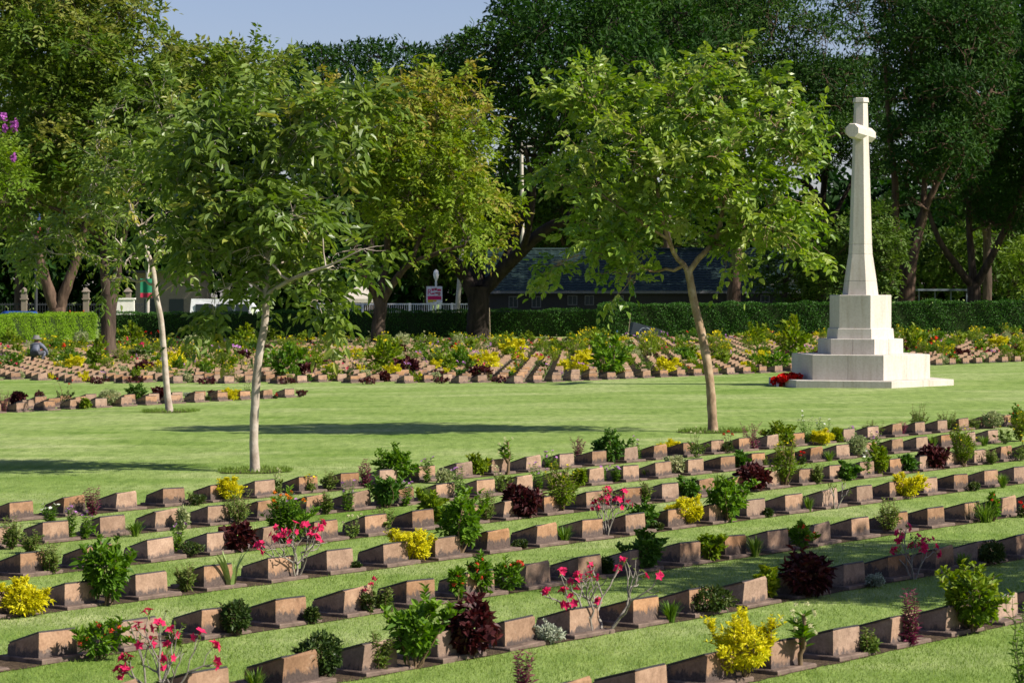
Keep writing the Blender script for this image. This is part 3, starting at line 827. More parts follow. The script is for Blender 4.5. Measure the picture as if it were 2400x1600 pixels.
for (px, py, L) in ((1716, 585, .26), (1719, 590, .34), (1722, 588, .30)):
    g = Geo(); c = at(px, py, YT3 - .3) - np.array(t3.location)
    tube(g, [c, c + np.array([.005, 0, -L * .4]), c + np.array([.0, .01, -L])], [.004, .012, .008], 6)
    g.obj("seed_pod", [M["twig_green"]], t3, True)
YT1 = ground(598, 1105)[1]
tree("young_tree", "young tree with smooth pale grey trunk and drooping dull green leaves, by the graves", YT1,
     [(598, 1105, .062), (595, 1040, .056), (597, 960, .053), (605, 850, .050), (620, 760, .047), (624, 690, .044), (626, 600, .038), (622, 500, .030), (630, 420, .02)],
     [[(624, 690, .028), (670, 660, .026, -.3), (720, 638, .020, -.6), (790, 612, .012, -.8), (850, 585, .006, -.9), (900, 575, .002, -.9)],
      [(625, 620, .024), (660, 540, .02, .1), (710, 470, .016, .2), (780, 390, .010, .3)],
      [(624, 560, .022), (580, 480, .018, -.1), (540, 420, .013, -.2), (500, 360, .009, -.2)]],
     D2([(420, 330), (470, 260), (540, 230), (620, 240), (700, 215), (780, 225), (860, 250), (880, 300), (850, 340), (770, 360), (800, 420), (780, 480), (810, 520), (855, 570), (860, 595), (820, 600), (790, 630), (755, 645), (760, 700), (700, 735), (650, 720), (620, 700), (560, 710), (520, 740), (430, 720), (440, 690), (500, 650), (440, 640), (400, 600), (380, 540), (330, 500), (400, 440), (370, 400)]),
     M["bark_pale"], M["l_young2"], shoots=60, r_m=.34, thick=.9, n_lobes=64, seed=32, leaf_len=.155, leaf_w=.070, dens=14, spray=7, fill=.5, droop=.5, branch_r=.024)
YT2 = ground(398, 965)[1]
tree("young_tree", "slender young tree with bent grey trunk rising from the small grave block", YT2,
     [(398, 965, .070), (390, 900, .062), (384, 820, .058), (377, 750, .054), (366, 690, .050), (360, 640, .047), (352, 610, .043)],
     [[(353, 612, .034), (338, 575, .030, .1), (322, 530, .026, .2), (305, 480, .020, .2), (285, 400, .012, .1)],
      [(356, 620, .028), (375, 580, .024, -.2), (410, 550, .018, -.4)],
      [(345, 600, .022), (310, 605, .018, -.3), (270, 560, .012, -.5)],
      [(372, 690, .014), (420, 665, .010, -.5), (470, 678, .006, -.6)]],
     D2([(20, 560), (90, 520), (180, 480), (160, 420), (220, 380), (200, 300), (260, 230), (330, 200), (400, 230), (430, 330), (420, 450), (400, 560), (380, 600), (330, 590), (290, 640), (250, 680), (190, 600), (100, 590)]),
     M["bark_pale"], M["l_young2"], shoots=45, r_m=.50, thick=1.4, n_lobes=52, seed=33, leaf_len=.14, leaf_w=.06, dens=20, spray=7, droop=.5, branch_r=.03)
# older trees between the far graves
YT4 = ground(888, 811)[1]
tree("shade_tree", "dark-barked tree with yellowing crown standing among the far graves", YT4,
     [(888, 811, .34), (886, 770, .30), (892, 720, .28), (888, 700, .28)],
     [[(886, 705, .20), (868, 670, .17, -.5), (845, 630, .14, -1), (830, 560, .10, -1.5), (800, 470, .06, -1)],
      [(890, 705, .20), (896, 660, .17), (905, 600, .14, .5), (905, 520, .10, .5), (900, 420, .06, 0)],
      [(894, 710, .19), (925, 660, .16, -.5), (960, 620, .13, -1), (1020, 595, .10, -1.6), (1090, 575, .06, -2)],
      [(960, 620, .11, -1), (985, 560, .09, -1), (1020, 470, .06, -.5)]],
     D2([(690, 330), (705, 250), (760, 185), (850, 205), (930, 180), (980, 160), (1050, 170), (1085, 138), (1120, 150), (1070, 195), (1110, 210), (1125, 260), (1130, 300), (1180, 340), (1140, 370), (1130, 420), (1195, 470), (1190, 540), (1140, 545), (1080, 580), (1040, 590), (1000, 560), (960, 560), (900, 600), (870, 560), (830, 520), (800, 450), (740, 400)]),
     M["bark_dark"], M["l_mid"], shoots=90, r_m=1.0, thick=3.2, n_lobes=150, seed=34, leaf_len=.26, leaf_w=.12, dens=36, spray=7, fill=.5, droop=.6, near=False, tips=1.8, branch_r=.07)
YT5 = ground(255, 842)[1]
tree("shade_tree", "thick furrowed trunk with forked stem and wide green canopy beside the sunlit hedge", YT5,
     [(255, 842, .30), (253, 800, .27), (255, 740, .26), (258, 690, .26)],
     [[(252, 700, .19), (246, 650, .17), (244, 590, .15, .3), (236, 500, .12, .5), (225, 380, .08, .5), (210, 250, .05, .5)],
      [(262, 700, .18), (275, 650, .16), (280, 590, .14, -.4), (310, 500, .10, -.8), (360, 380, .07, -1), (420, 260, .04, -1)],
      [(244, 570, .10, .3), (180, 510, .08, -.5), (100, 480, .05, -1)]],
     D2([(-60, -60), (340, -60), (345, 40), (400, 90), (500, 115), (560, 105), (640, 130), (660, 200), (620, 260), (560, 250), (480, 270), (420, 330), (380, 400), (300, 440), (250, 520), (180, 560), (100, 540), (40, 500), (-60, 480)]),
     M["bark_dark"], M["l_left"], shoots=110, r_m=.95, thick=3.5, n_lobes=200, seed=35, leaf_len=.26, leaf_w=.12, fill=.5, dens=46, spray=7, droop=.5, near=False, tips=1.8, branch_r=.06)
tree("flowering_tree", "lime-leaved tree with purple flower panicles at the sunlit hedge", 84.0,
     [(-70, 852, .14), (-66, 720, .11), (-58, 600, .09)], [[(-58, 610, .06), (-20, 520, .04, -.4), (20, 440, .02, -.6)]],
     D2([(-120, 250), (0, 270), (45, 300), (60, 360), (80, 400), (70, 460), (20, 500), (-30, 480), (-120, 500)]),
     M["bark_dark"], M["l_lime"], r_m=.75, thick=1.6, n_lobes=30, seed=36, leaf_len=.2, leaf_w=.09, dens=40, spray=7, droop=.5, near=False, branch_r=.04,
     flower=[(8, 275, .12), (34, 294, .17), (32, 372, .1), (12, 300, .08)])
# great trees around the hedge
YT7 = ground(1118, 791)[1]
tree("rain_tree", "huge spreading tree with deeply shaded trunk and limbs forking low, in front of the shaded hedge", YT7,
     [(1118, 796, .62), (1120, 760, .56), (1122, 715, .54), (1122, 672, .56)],
     [[(1112, 690, .40), (1085, 640, .36), (1050, 605, .32, -1), (1010, 572, .26, -2), (960, 545, .18, -3), (900, 480, .1, -4)],
      [(1122, 680, .40), (1118, 620, .36, 1), (1130, 560, .30, 2), (1120, 470, .24, 3), (1100, 380, .16, 3), (1060, 260, .1, 3)],
      [(1128, 690, .40), (1160, 650, .36), (1220, 590, .32, -1), (1290, 530, .28, -2), (1380, 500, .20, -3), (1460, 440, .12, -3)],
      [(1150, 660, .34), (1190, 600, .28, 2), (1220, 510, .24, 3), (1260, 400, .18, 3), (1330, 280, .1, 3)],
      [(1225, 585, .2, -1), (1240, 530, .16, -3), (1250, 440, .12, -4), (1230, 350, .08, -5)]],
     D2([(1010, 130), (1060, 75), (1130, 20), (1160, -60), (1500, -60), (1640, 40), (1700, 200), (1680, 330), (1600, 420), (1480, 430), (1400, 470), (1330, 420), (1270, 370), (1230, 350), (1180, 380), (1130, 330), (1040, 300), (980, 200)]),
     M["bark_black"], M["l_dark"], r_m=1.9, thick=8.0, n_lobes=190, seed=37, leaf_len=0.36, leaf_w=0.15, dens=330, droop=.15, near=False, fill=.48, branch_r=.14)
tree("rain_tree", "dome-shaped dark tree rising behind the yellowing tree", 175.0,
     [(860, 760, .5), (862, 640, .42), (866, 520, .36)],
     [[(866, 530, .26), (800, 400, .2, -2), (720, 280, .1, -3)], [(866, 530, .28), (900, 380, .2, 1), (960, 230, .1, 2)], [(866, 560, .24), (980, 420, .16, -2), (1080, 300, .1, -3)]],
     D2([(600, 200), (640, 110), (700, 98), (760, 92), (870, 80), (960, 92), (1040, 75), (1110, 70), (1150, 200), (1130, 420), (1000, 480), (800, 460), (640, 420), (590, 300)]),
     M["bark_black"], M["l_dark"], r_m=2.0, thick=7.0, n_lobes=190, seed=38, leaf_len=0.38, leaf_w=0.16, dens=300, droop=.1, near=False, fill=.48, branch_r=.14)
tree("tall_tree", "tall feathery tree with vine-clad trunk standing before the green-roofed house", 139.0,
     [(1722, 770, .42), (1720, 690, .38), (1726, 620, .34), (1735, 520, .3), (1745, 400, .26)],
     [[(1735, 540, .2), (1690, 450, .16, -1), (1640, 330, .12, -2), (1600, 180, .08, -2)], [(1742, 460, .2), (1800, 380, .15, 1), (1880, 260, .1, 1)], [(1745, 420, .2), (1740, 280, .15), (1760, 120, .1)]],
     D2([(1440, -60), (2000, -60), (2010, 120), (1985, 250), (1950, 330), (1900, 400), (1850, 400), (1800, 420), (1740, 400), (1700, 320), (1600, 300), (1480, 250), (1430, 100)]),
     M["bark_red"], M["l_right"], r_m=1.7, thick=6.0, n_lobes=190, seed=39, leaf_len=0.3, leaf_w=0.11, dens=430, droop=.35, near=False, fill=.48, branch_r=.11)
tree("tall_tree", "dark forked tall tree behind the cross head with sky showing through", 146.0,
     [(1930, 770, .4), (1928, 640, .34), (1925, 520, .28)],
     [[(1925, 540, .2), (1900, 440, .16, -1), (1850, 420, .1, -2), (1800, 410, .07, -3)], [(1925, 530, .22), (1935, 400, .18), (1960, 260, .1)], [(1926, 560, .16), (1990, 440, .12, 1), (2040, 330, .07, 2)]],
     D2([(1800, 150), (2040, 120), (2080, 320), (2050, 420), (1990, 420), (1940, 380), (1880, 420), (1830, 360), (1790, 260)]),
     M["bark_black"], M["l_right"], r_m=1.6, thick=4.0, n_lobes=190, seed=40, leaf_len=0.3, leaf_w=0.11, dens=330, droop=.35, near=False, fill=.48, branch_r=.1)
tree("tall_tree", "massive reddish trunk rising behind the hedge beside the cross", 126.0,
     [(2125, 790, .50), (2124, 720, .44), (2130, 650, .36), (2140, 590, .30), (2165, 500, .24)],
     [[(2128, 660, .26), (2100, 560, .22, 1), (2095, 430, .18, 1), (2080, 280, .12, 1), (2070, 130, .08, 1)], [(2150, 550, .2), (2190, 440, .16, -1), (2260, 320, .12, -2), (2330, 200, .08, -2)], [(2165, 500, .18), (2170, 380, .14), (2190, 220, .1)]],
     D2([(1990, -60), (2330, -60), (2350, 150), (2300, 330), (2260, 420), (2180, 470), (2120, 430), (2100, 500), (2060, 470), (2030, 380), (2020, 250), (2000, 100)]),
     M["bark_red"], M["l_right"], r_m=1.5, thick=5.0, n_lobes=190, seed=41, leaf_len=0.3, leaf_w=0.11, dens=430, droop=.4, near=False, fill=.48, branch_r=.1)
tree("tall_tree", "low-forking dark tree behind the hedge with bench-like rail beneath", 137.0,
     [(2285, 780, .42), (2284, 720, .38), (2282, 660, .36)],
     [[(2278, 670, .24), (2240, 620, .2, -1), (2200, 560, .15, -2), (2170, 480, .1, -2)], [(2282, 670, .24), (2275, 590, .2), (2270, 470, .14), (2290, 330, .1)], [(2286, 670, .24), (2330, 590, .2, -1), (2380, 480, .14, -2), (2420, 350, .1, -2)]],
     D2([(2200, 330), (2290, 250), (2330, 60), (2440, -60), (2500, 100), (2480, 480), (2420, 540), (2330, 560), (2240, 540), (2190, 470), (2170, 400)]),
     M["bark_dark"], M["l_right"], r_m=1.5, thick=5.0, n_lobes=190, seed=42, leaf_len=0.3, leaf_w=0.11, dens=400, droop=.4, near=False, fill=.48, branch_r=.1)
tree("small_tree", "small leafy green tree just behind the hedge at the cross shaft", 122.0,
     [(1985, 780, .13), (1988, 700, .11), (1990, 640, .09)], [[(1990, 650, .06), (1940, 590, .04, -.5), (1900, 560, .025, -.6)], [(1990, 650, .06), (2040, 580, .04), (2080, 530, .025)]],
     D2([(1820, 600), (1850, 540), (1900, 480), (1950, 500), (2000, 440), (2030, 430), (2060, 510), (2115, 515), (2080, 570), (2110, 560), (2070, 640), (2060, 690), (1980, 700), (1870, 690), (1790, 660)]),
     M["bark_dark"], M["l_small"], r_m=.85, thick=2.0, n_lobes=50, seed=43, leaf_len=.22, leaf_w=.12, dens=52, spray=7, droop=.5, near=False, branch_r=.05)
tree("small_tree", "pale lime young tree poking above the hedge under the low-forking tree", 121.0,
     [(2420, 780, .1), (2415, 690, .08), (2408, 640, .06)], [[(2408, 650, .04), (2380, 620, .03)]],
     D2([(2300, 575), (2330, 545), (2380, 530), (2440, 560), (2450, 690), (2350, 690), (2320, 640)]),
     M["bark_dark"], M["l_lime"], r_m=.7, thick=1.3, n_lobes=22, seed=44, leaf_len=.22, leaf_w=.08, dens=50, spray=9, droop=.7, near=False, branch_r=.04)
tree("small_tree", "low dark leafy tree screening the end of the green-roofed house", 125.0,
     [(1840, 785, .12), (1842, 710, .10), (1840, 650, .08)], [[(1840, 660, .05), (1800, 620, .035, -.4), (1770, 590, .02, -.5)], [(1840, 660, .05), (1880, 600, .03), (1900, 560, .02)]],
     D2([(1690, 650), (1730, 570), (1790, 540), (1840, 500), (1900, 520), (1930, 600), (1900, 695), (1730, 698)]),
     M["bark_dark"], M["l_small"], r_m=.8, thick=1.8, n_lobes=40, seed=45, leaf_len=.22, leaf_w=.12, dens=48, spray=7, droop=.5, near=False, branch_r=.05)
# trees across the road, behind everything
def back_tree(label, Y, x, poly, leaf, seed, r=2.0, dens=120, bark="bark_dark", trunk=.38):
    by = project([[(x - CX) / F_PX * Y, Y, gz((x - CX) / F_PX * Y)]])[0][1]
    top = min(p[1] for p in poly); bot = max(p[1] for p in poly)
    tree("roadside_tree", label, Y, [(x, by, trunk), (x + 4, (by + bot) / 2, trunk * .85), (x + 2, bot * .7 + top * .3, trunk * .6)],
         [[(x + 3, bot, trunk * .5), (x - 50, bot * .6 + top * .4, trunk * .3, -2), (x - 80, bot * .3 + top * .7, trunk * .15, -2)], [(x + 3, bot - 10, trunk * .5), (x + 60, bot * .5 + top * .5, trunk * .3, 2), (x + 90, bot * .2 + top * .8, trunk * .15, 2)]],
         poly, M[bark], M[leaf], r_m=r, thick=5.0, n_lobes=130, seed=seed, leaf_len=.6, leaf_w=.28, dens=dens * 1.6, fill=.48, droop=.3, near=False, branch_r=.12)
back_tree("leafy tree across the road behind the twin leaning trunks", 185.0, 40, D2([(-80, -80), (240, -80), (330, 100), (330, 380), (260, 560), (60, 600), (-80, 600)]), "l_left", 51)
back_tree("dark tree across the road behind the slender young tree", 182.0, 470, D2([(300, 200), (400, 130), (560, 140), (640, 220), (640, 480), (560, 600), (360, 600), (300, 460)]), "l_dark", 52)
back_tree("tree across the road behind the pink sign", 195.0, 1000, D2([(840, 500), (900, 440), (1050, 430), (1160, 440), (1220, 500), (1180, 590), (1120, 660), (960, 665), (880, 640), (830, 580)]), "l_small", 53)
back_tree("tree rising over the green roof behind the concrete pole", 190.0, 1330, D2([(1130, 420), (1140, 300), (1210, 250), (1330, 300), (1450, 400), (1560, 430), (1640, 470), (1620, 580), (1400, 590), (1200, 590), (1150, 520)]), "l_small", 54)
back_tree("hazy tree beyond the far end of the green-roofed house", 188.0, 2150, D2([(2030, 560), (2120, 520), (2240, 520), (2380, 540), (2440, 560), (2440, 690), (2030, 690)]), "l_small", 55)
back_tree("tall leafy backdrop tree beyond the massive reddish trunk", 178.0, 2310, D2([(2060, -80), (2460, -80), (2460, 500), (2300, 560), (2120, 520), (2080, 300)]), "l_right", 56)
back_tree("tall leafy backdrop tree beyond the vine-clad trunk", 180.0, 1560, D2([(1300, -80), (1760, -80), (1790, 150), (1720, 330), (1560, 400), (1380, 330), (1280, 150)]), "l_dark", 57)
gw = Geo(); rw = rg(70)
for k in range(430):
    x = rw.uniform(-58, 62); y = rw.uniform(205, 224); r = rw.uniform(2.2, 3.6); z = rw.uniform(.8, 10.5)
    n = 150; d = nrm(rw.normal(0, 1, (n, 3)))
    leaf4(gw, np.array([x, y, gz(x) + z]) + d * r * rw.uniform(.5, 1, n)[:, None], d + rw.normal(0, .6, (n, 3)), d + np.array([0, 0, .5]), .95 * rw.uniform(.7, 1.3, n), .6, 0, np.clip(rw.normal(.4 + rw.normal(0, .1), .2, n), 0, 1))
tag(gw.obj("far_wood", [M["l_dark"]]), "dense dark wood closing off the view across the road", "wood", kind="stuff")
# twin leaning trunks behind the sunlit hedge
tree("shade_tree", "two dark trunks leaning apart in a V behind the sunlit hedge", 138.0,
     [(136, 765, .52), (135, 735, .48), (133, 722, .46)],
     [[(132, 735, .34), (118, 690, .32), (105, 650, .30), (88, 590, .26), (70, 500, .18), (40, 380, .1)], [(138, 735, .34), (150, 690, .30), (168, 640, .27), (188, 580, .24), (215, 480, .16), (250, 360, .1)]],
     D2([(-40, 200), (100, 180), (260, 220), (330, 330), (320, 470), (240, 520), (180, 500), (100, 540), (0, 560), (-60, 480)]),
     M["bark_red"], M["l_left"], r_m=1.5, thick=4.0, n_lobes=60, seed=58, leaf_len=.34, leaf_w=.14, dens=110, droop=.4, near=False, branch_r=.1)
# trees standing beside the view whose shade falls into it
def side_tree(label, x, y, h, r, leaf, seed, zlow=.45, bark="bark_dark", tr=.1, n=60, dens=60, ll=.16):
    rng = rg(seed)
    o = thing("shade_tree", label, "tree", (x, y, gz(x) - .03))
    g = Geo(); top = np.array([rng.normal(0, .15), rng.normal(0, .15), h * zlow * 1.2])
    tube(g, curve(np.zeros(3), top, rng, .06, 8), np.linspace(tr * 1.15, tr * .7, 8), 10)
    cs = []
    for _ in range(n):
        d = nrm(rng.normal(0, 1, 3)) * rng.uniform(.2, 1) ** .5
        cs.append(np.array([d[0] * r, d[1] * r, h * (1 + zlow) / 2 + d[2] * h * (1 - zlow) / 2]))
    gb = Geo(); gl = Geo()
    for c in cs:
        tube(gb, curve(top * rng.uniform(.75, 1), c, rng, .12, 5, .08), np.linspace(tr * .3, tr * .07, 5), 5)
        k = dens; q = nrm(rng.normal(0, 1, (k, 3))); lr = r * .3
        leaf4(gl, c + q * lr * rng.uniform(.3, 1, k)[:, None], q + rng.normal(0, .6, (k, 3)), q + np.array([0, 0, .6]), ll * rng.uniform(.7, 1.3, k), ll * .5, 0, rng.uniform(0, 1, k))
    g.obj("trunk", [M[bark]], o, True); gb.obj("branch", [M[bark]], o, True); gl.obj("crown", [M[leaf]], o)
side_tree("young tree on the lawn casting shade over the grave rows", 6.7, 17.4, 5.8, 1.35, "l_young", 61, .42, "bark_tan", .08, 70, 110, .13)
side_tree("second young tree on the lawn shading the grave rows", 9.0, 18.6, 6.4, 1.5, "l_young", 62, .45, "bark_tan", .08, 70, 110, .13)
side_tree("large tree beside the far grave block shading the house roof", 34.0, 128.0, 17.0, 8.0, "l_right", 63, .35, "bark_dark", .4, 60, 200, .5)
side_tree("large tree beside the hedge end behind the cross", 47.0, 140.0, 18.0, 9.0, "l_right", 64, .3, "bark_dark", .4, 60, 200, .5)
# ------------------------------------------------------------------ beyond the hedge
for k, c in dict(roof_green=(.009, .026, .023), wall_shaded=(.030, .028, .030), frame=(.16, .16, .17), glass=(.02, .03, .035), concrete=(.44, .40, .34), wall_white=(.72, .69, .64), tan=(.20, .165, .13),  # house roof, wall and frame colours darkened to carry the tree shade
                 steel=(.14, .17, .20), iron=(.025, .028, .035), blue_paint=(.02, .07, .30), green_cloth=(.006, .17, .075), red_cloth=(.36, .015, .045), blue_cloth=(.008, .06, .27),
                 white_paint=(.78, .78, .78), orange=(.50, .10, .03), van_white=(.70, .71, .73), van_blue=(.03, .12, .22), tyre=(.02, .02, .02), magenta=(.62, .005, .12), sign_white=(.74, .70, .80),
                 sign_yellow=(.65, .50, .03), cart=(.030, .042, .056), shirt=(.105, .115, .155), hat=(.12, .115, .11), trousers=(.035, .037, .045), skin=(.23, .12, .075), stake=(.30, .24, .16),
                 blue_stick=(.03, .12, .24), lamp_white=(.75, .75, .74)).items():
    M[k] = plain(k, c, .35 if k in ("glass", "van_white", "van_blue", "blue_paint") else .65, .4)
YH = 148.0
hx0, hx1 = at(1128, 700, YH)[0], at(1845, 700, YH)[0]
zg = gz((hx0 + hx1) / 2)
ze, zr = at(1300, 682, YH - .6)[2], at(1300, 586, YH + 4)[2]
house = thing("house", "low shaded house with green tiled roof behind the shaded hedge", "house", (hx0, YH, zg))
g = Geo(); box(g, 0, hx1 - hx0, 0, 8, -.1, ze - zg - .05); g.obj("wall", [M["wall_shaded"]], house)
roof = Geo(); n = 16
for i in range(n):
    t0, t1 = i / n, (i + 1) / n
    y0, y1 = -.6 + 4.6 * t0, -.6 + 4.6 * t1
    z0, z1 = ze - zg + (zr - ze) * t0, ze - zg + (zr - ze) * t1
    m_ = 40
    xs = np.linspace(-.7, hx1 - hx0 + .7, m_ * 3 + 1)
    wv = .025 * np.cos(np.arange(m_ * 3 + 1) * 2 * math.pi / 3)
    V = [(x, y0, z0 + .045 + w) for x, w in zip(xs, wv)] + [(x, y1, z1 + .005 + w) for x, w in zip(xs, wv)] + [(x, y0, z0 - .03) for x in xs]
    k = len(xs)
    roof.add(V, [(j, j + 1, k + j + 1, k + j) for j in range(k - 1)] + [(2 * k + j, 2 * k + j + 1, j + 1, j) for j in range(k - 1)])
L_ = hx1 - hx0
roof.add([(-.7, 4, zr - zg), (L_ + .7, 4, zr - zg), (L_ + .7, 8.6, ze - zg), (-.7, 8.6, ze - zg)], [(0, 1, 2, 3)])
rf = roof.obj("roof", [M["roof_green"]], house)
g = Geo(); tube(g, [(-.75, 4, zr - zg + .03), (L_ + .75, 4, zr - zg + .03)], [.1, .1], 8); g.obj("ridge_cap", [M["roof_green"]], rf)
g = Geo(); box(g, -.72, L_ + .72, -.66, -.6, ze - zg - .14, ze - zg + .01); g.obj("fascia", [M["frame"]], rf)
for (xa, xb, ya, yb) in ((1192, 1214, 694, 721), (1246, 1268, 694, 721), (1330, 1353, 692, 715), (1370, 1392, 692, 715), (1782, 1804, 691, 709), (1440, 1462, 692, 715)):
    a, b = at(xa, yb, YH), at(xb, ya, YH)
    X0, X1, Z0, Z1 = a[0] - hx0, b[0] - hx0, a[2] - zg, b[2] - zg
    fr = Geo()
    for q in ((X0, X1, Z0, Z0 + .05), (X0, X1, Z1 - .05, Z1), (X0, X0 + .05, Z0 + .05, Z1 - .05), (X1 - .05, X1, Z0 + .05, Z1 - .05), ((X0 + X1) / 2 - .02, (X0 + X1) / 2 + .02, Z0 + .05, Z1 - .05)):
        box(fr, q[0], q[1], -.05, .02, q[2], q[3])
    w = fr.obj("window", [M["frame"]], house)
    g = Geo(); box(g, X0 + .02, X1 - .02, -.015, .015, Z0 + .02, Z1 - .02); g.obj("pane", [M["glass"]], w)
a, b = at(1806, 668, YH - 1.2), at(1870, 648, YH - 1.2)
g = Geo(); box(g, a[0] - hx0, b[0] - hx0, -1.3, -.7, a[2] - zg, b[2] - zg); g.obj("gable_panel", [M["concrete"]], house)

def pole(name, label, cat, x0, y0, x1, y1, Y, r0, r1, mat, extra=None):
    a, b = at(x0, y0, Y), at(x1, y1, Y)
    a[2] = gz(a[0]) - .05
    o = thing(name, label, cat, tuple(a))
    g = Geo(); tube(g, np.linspace(np.zeros(3), b - a, 6), np.linspace(r0, r1, 6), 10); g.obj("post", [M[mat]], o, True)
    return o, a
o_, a_ = pole("utility_pole", "leaning concrete utility pole beside the great shaded trunk", "pole", 1068, 740, 1084, 560, 140, .15, .12, "concrete")
g = Geo(); box(g, -.6, .6, -.05, .05, 0, .1); q = g.obj("crossarm", [M["concrete"]], o_); q.location = tuple(at(1083.5, 566, 140) - a_)
o_, a_ = pole("utility_pole", "straight concrete utility pole rising behind the green roof", "pole", 1226, 740, 1222, 330, 172, .17, .12, "concrete")
g = Geo(); box(g, -.8, .8, -.05, .05, 0, .1); q = g.obj("crossarm", [M["concrete"]], o_); q.location = tuple(at(1222, 345, 172) - a_)
o_, a_ = pole("street_lamp", "white street lamp post behind the pink sign", "lamp post", 1020, 740, 1022, 655, 146, .07, .06, "lamp_white")
g = Geo(); c = at(1022, 652, 146) - a_; tube(g, [c + np.array([0, 0, z]) for z in (-.1, .0, .2, .42, .5)], [.06, .12, .17, .13, .02], 10); g.obj("lamp_head", [M["lamp_white"]], o_, True)
def banner(label, px, Y, y_top, y_bot, parts, pole_mat):
    o, a = pole("banner_pole", label, "banner", px[2], y_bot, px[2], y_top, Y, .11, .09, pole_mat)
    for (ya, yb, mat) in parts:
        p, q = at(px[0], yb, Y - .2) - a, at(px[1], ya, Y - .2) - a
        g = Geo(); n = 8
        xs = np.linspace(p[0], q[0], n)
        for s in (0, .012):
            pass
        V = [(x, p[1] + .05 * math.sin(i), z) for z in (p[2], q[2]) for i, x in enumerate(xs)] + [(x, p[1] + .012 + .05 * math.sin(i), z) for z in (p[2], q[2]) for i, x in enumerate(xs)]
        g.add(V, [(i, i + 1, n + i + 1, n + i) for i in range(n - 1)] + [(2 * n + i + 1, 2 * n + i, 3 * n + i, 3 * n + i + 1) for i in range(n - 1)])
        g.obj("banner_cloth", [M[mat]], o, True)
banner("tan pole hung with a green and red banner by the slender tree", (329, 356, 346), 137, 560, 760, ((653, 686, "green_cloth"), (686.5, 697, "red_cloth")), "concrete")
banner("dark pole hung with a blue and red banner above the sunlit hedge", (73, 95, 84), 150, 470, 760, ((491, 528, "blue_cloth"), (528.5, 545, "red_cloth")), "iron")
# pink sign board
c = at(1018, 711, 138)
sg = thing("sign_board", "pink and white advertising sign board above the white fence", "sign", (c[0], c[1], gz(c[0])))
zb = c[2] - gz(c[0]) + .02
for s in (-.32, .32):
    g = Geo(); box(g, s - .03, s + .03, .02, .08, -.05, zb + .1); g.obj("leg", [M["white_paint"]], sg)
g = Geo(); box(g, -.43, .43, -.02, .03, zb, zb + .90); board = g.obj("board", [M["sign_white"]], sg)
def sheet(x0, x1, z0, z1, mat, nm="print_panel"):
    g = Geo(); box(g, x0, x1, -.026, -.0225, zb + z0, zb + z1); return g.obj(nm, [M[mat]], board)
sheet(-.36, .38, .18, .38, "magenta"); sheet(-.36, -.06, .04, .175, "sign_yellow"); sheet(-.05, .12, .08, .17, "sign_yellow"); sheet(.14, .34, .08, .17, "sign_white")
for i, (x0, x1, z0, z1) in enumerate(((-.14, -.02, .66, .78), (.0, .14, .68, .80), (.16, .36, .64, .76), (.05, .34, .50, .58), (-.14, .02, .47, .55), (.20, .32, .42, .48))):
    sheet(x0, x1, z0, z1, "magenta" if i % 2 == 0 else "red_cloth")
fc = bpy.data.curves.new("letter", 'FONT'); fc.body = "R"; fc.size = .42; fc.extrude = .002
fo = bpy.data.objects.new("letter_tmp", fc); col.objects.link(fo)
bpy.context.view_layer.update()
lm = bpy.data.meshes.new_from_object(fo.evaluated_get(bpy.context.evaluated_depsgraph_get()))
bpy.data.objects.remove(fo)
lm.materials.clear(); lm.materials.append(M["magenta"])
q = link("letter", lm, board); q.location = (-.385, -.025, zb + .46); q.rotation_euler = (math.pi / 2, 0, 0)

def fence(name, label, xa, xb, Y, ytop, mat, post_mat, post_px, cap=False, bar=.16, rail_h=.07):
    a, b = at(xa, ytop, Y), at(xb, ytop, Y)
    o = thing(name, label, "fence", (a[0], Y, gz(a[0])))
    L, h = b[0] - a[0], a[2] - gz(a[0])
    for z in (h - rail_h, h * .35):
        g = Geo(); box(g, 0, L, -.02, .02, z, z + rail_h); g.obj("rail", [M[mat]], o)
    g = Geo()
    for x in np.arange(.05, L, bar):
        box(g, x - .012, x + .012, -.012, .012, -.05, h + (.08 if cap else 0))
    q = g.obj("railing_bar", [M[mat]], o); q["kind"] = "stuff"
    for px in post_px:
        x = at(px, ytop, Y)[0] - a[0]
        g = Geo()
        if cap:
            box(g, x - .16, x + .16, -.16, .16, -.05, h + .25)
            box(g, x - .22, x + .22, -.22, .22, h + .25, h + .33)
            prism(g, [(x - .17, -.17), (x + .17, -.17), (x + .17, .17), (x - .17, .17)], h + .33, h + .72)
            prism(g, [(x - .24, -.24), (x + .24, -.24), (x + .24, .24), (x - .24, .24)], h + .72, h + .98, [(x - .03, -.03), (x + .03, -.03), (x + .03, .03), (x - .03, .03)])
        else:
            box(g, x - .06, x + .06, -.05, .05, -.05, h + .03)
        g.obj("pillar" if cap else "post", [M[post_mat]], o)
fence("iron_fence", "black iron fence with pale lantern-topped pillars behind the sunlit hedge", -60, 335, 152, 712, "iron", "tan", (-40, 57, 202, 300), True)  # white pillars coloured tan to paint their shade in
fence("white_fence", "low white railing fence beneath the pink sign", 742, 1105, 141, 711, "white_paint", "white_paint", (745, 800, 850, 905, 960, 1010, 1060, 1100), False, .12)
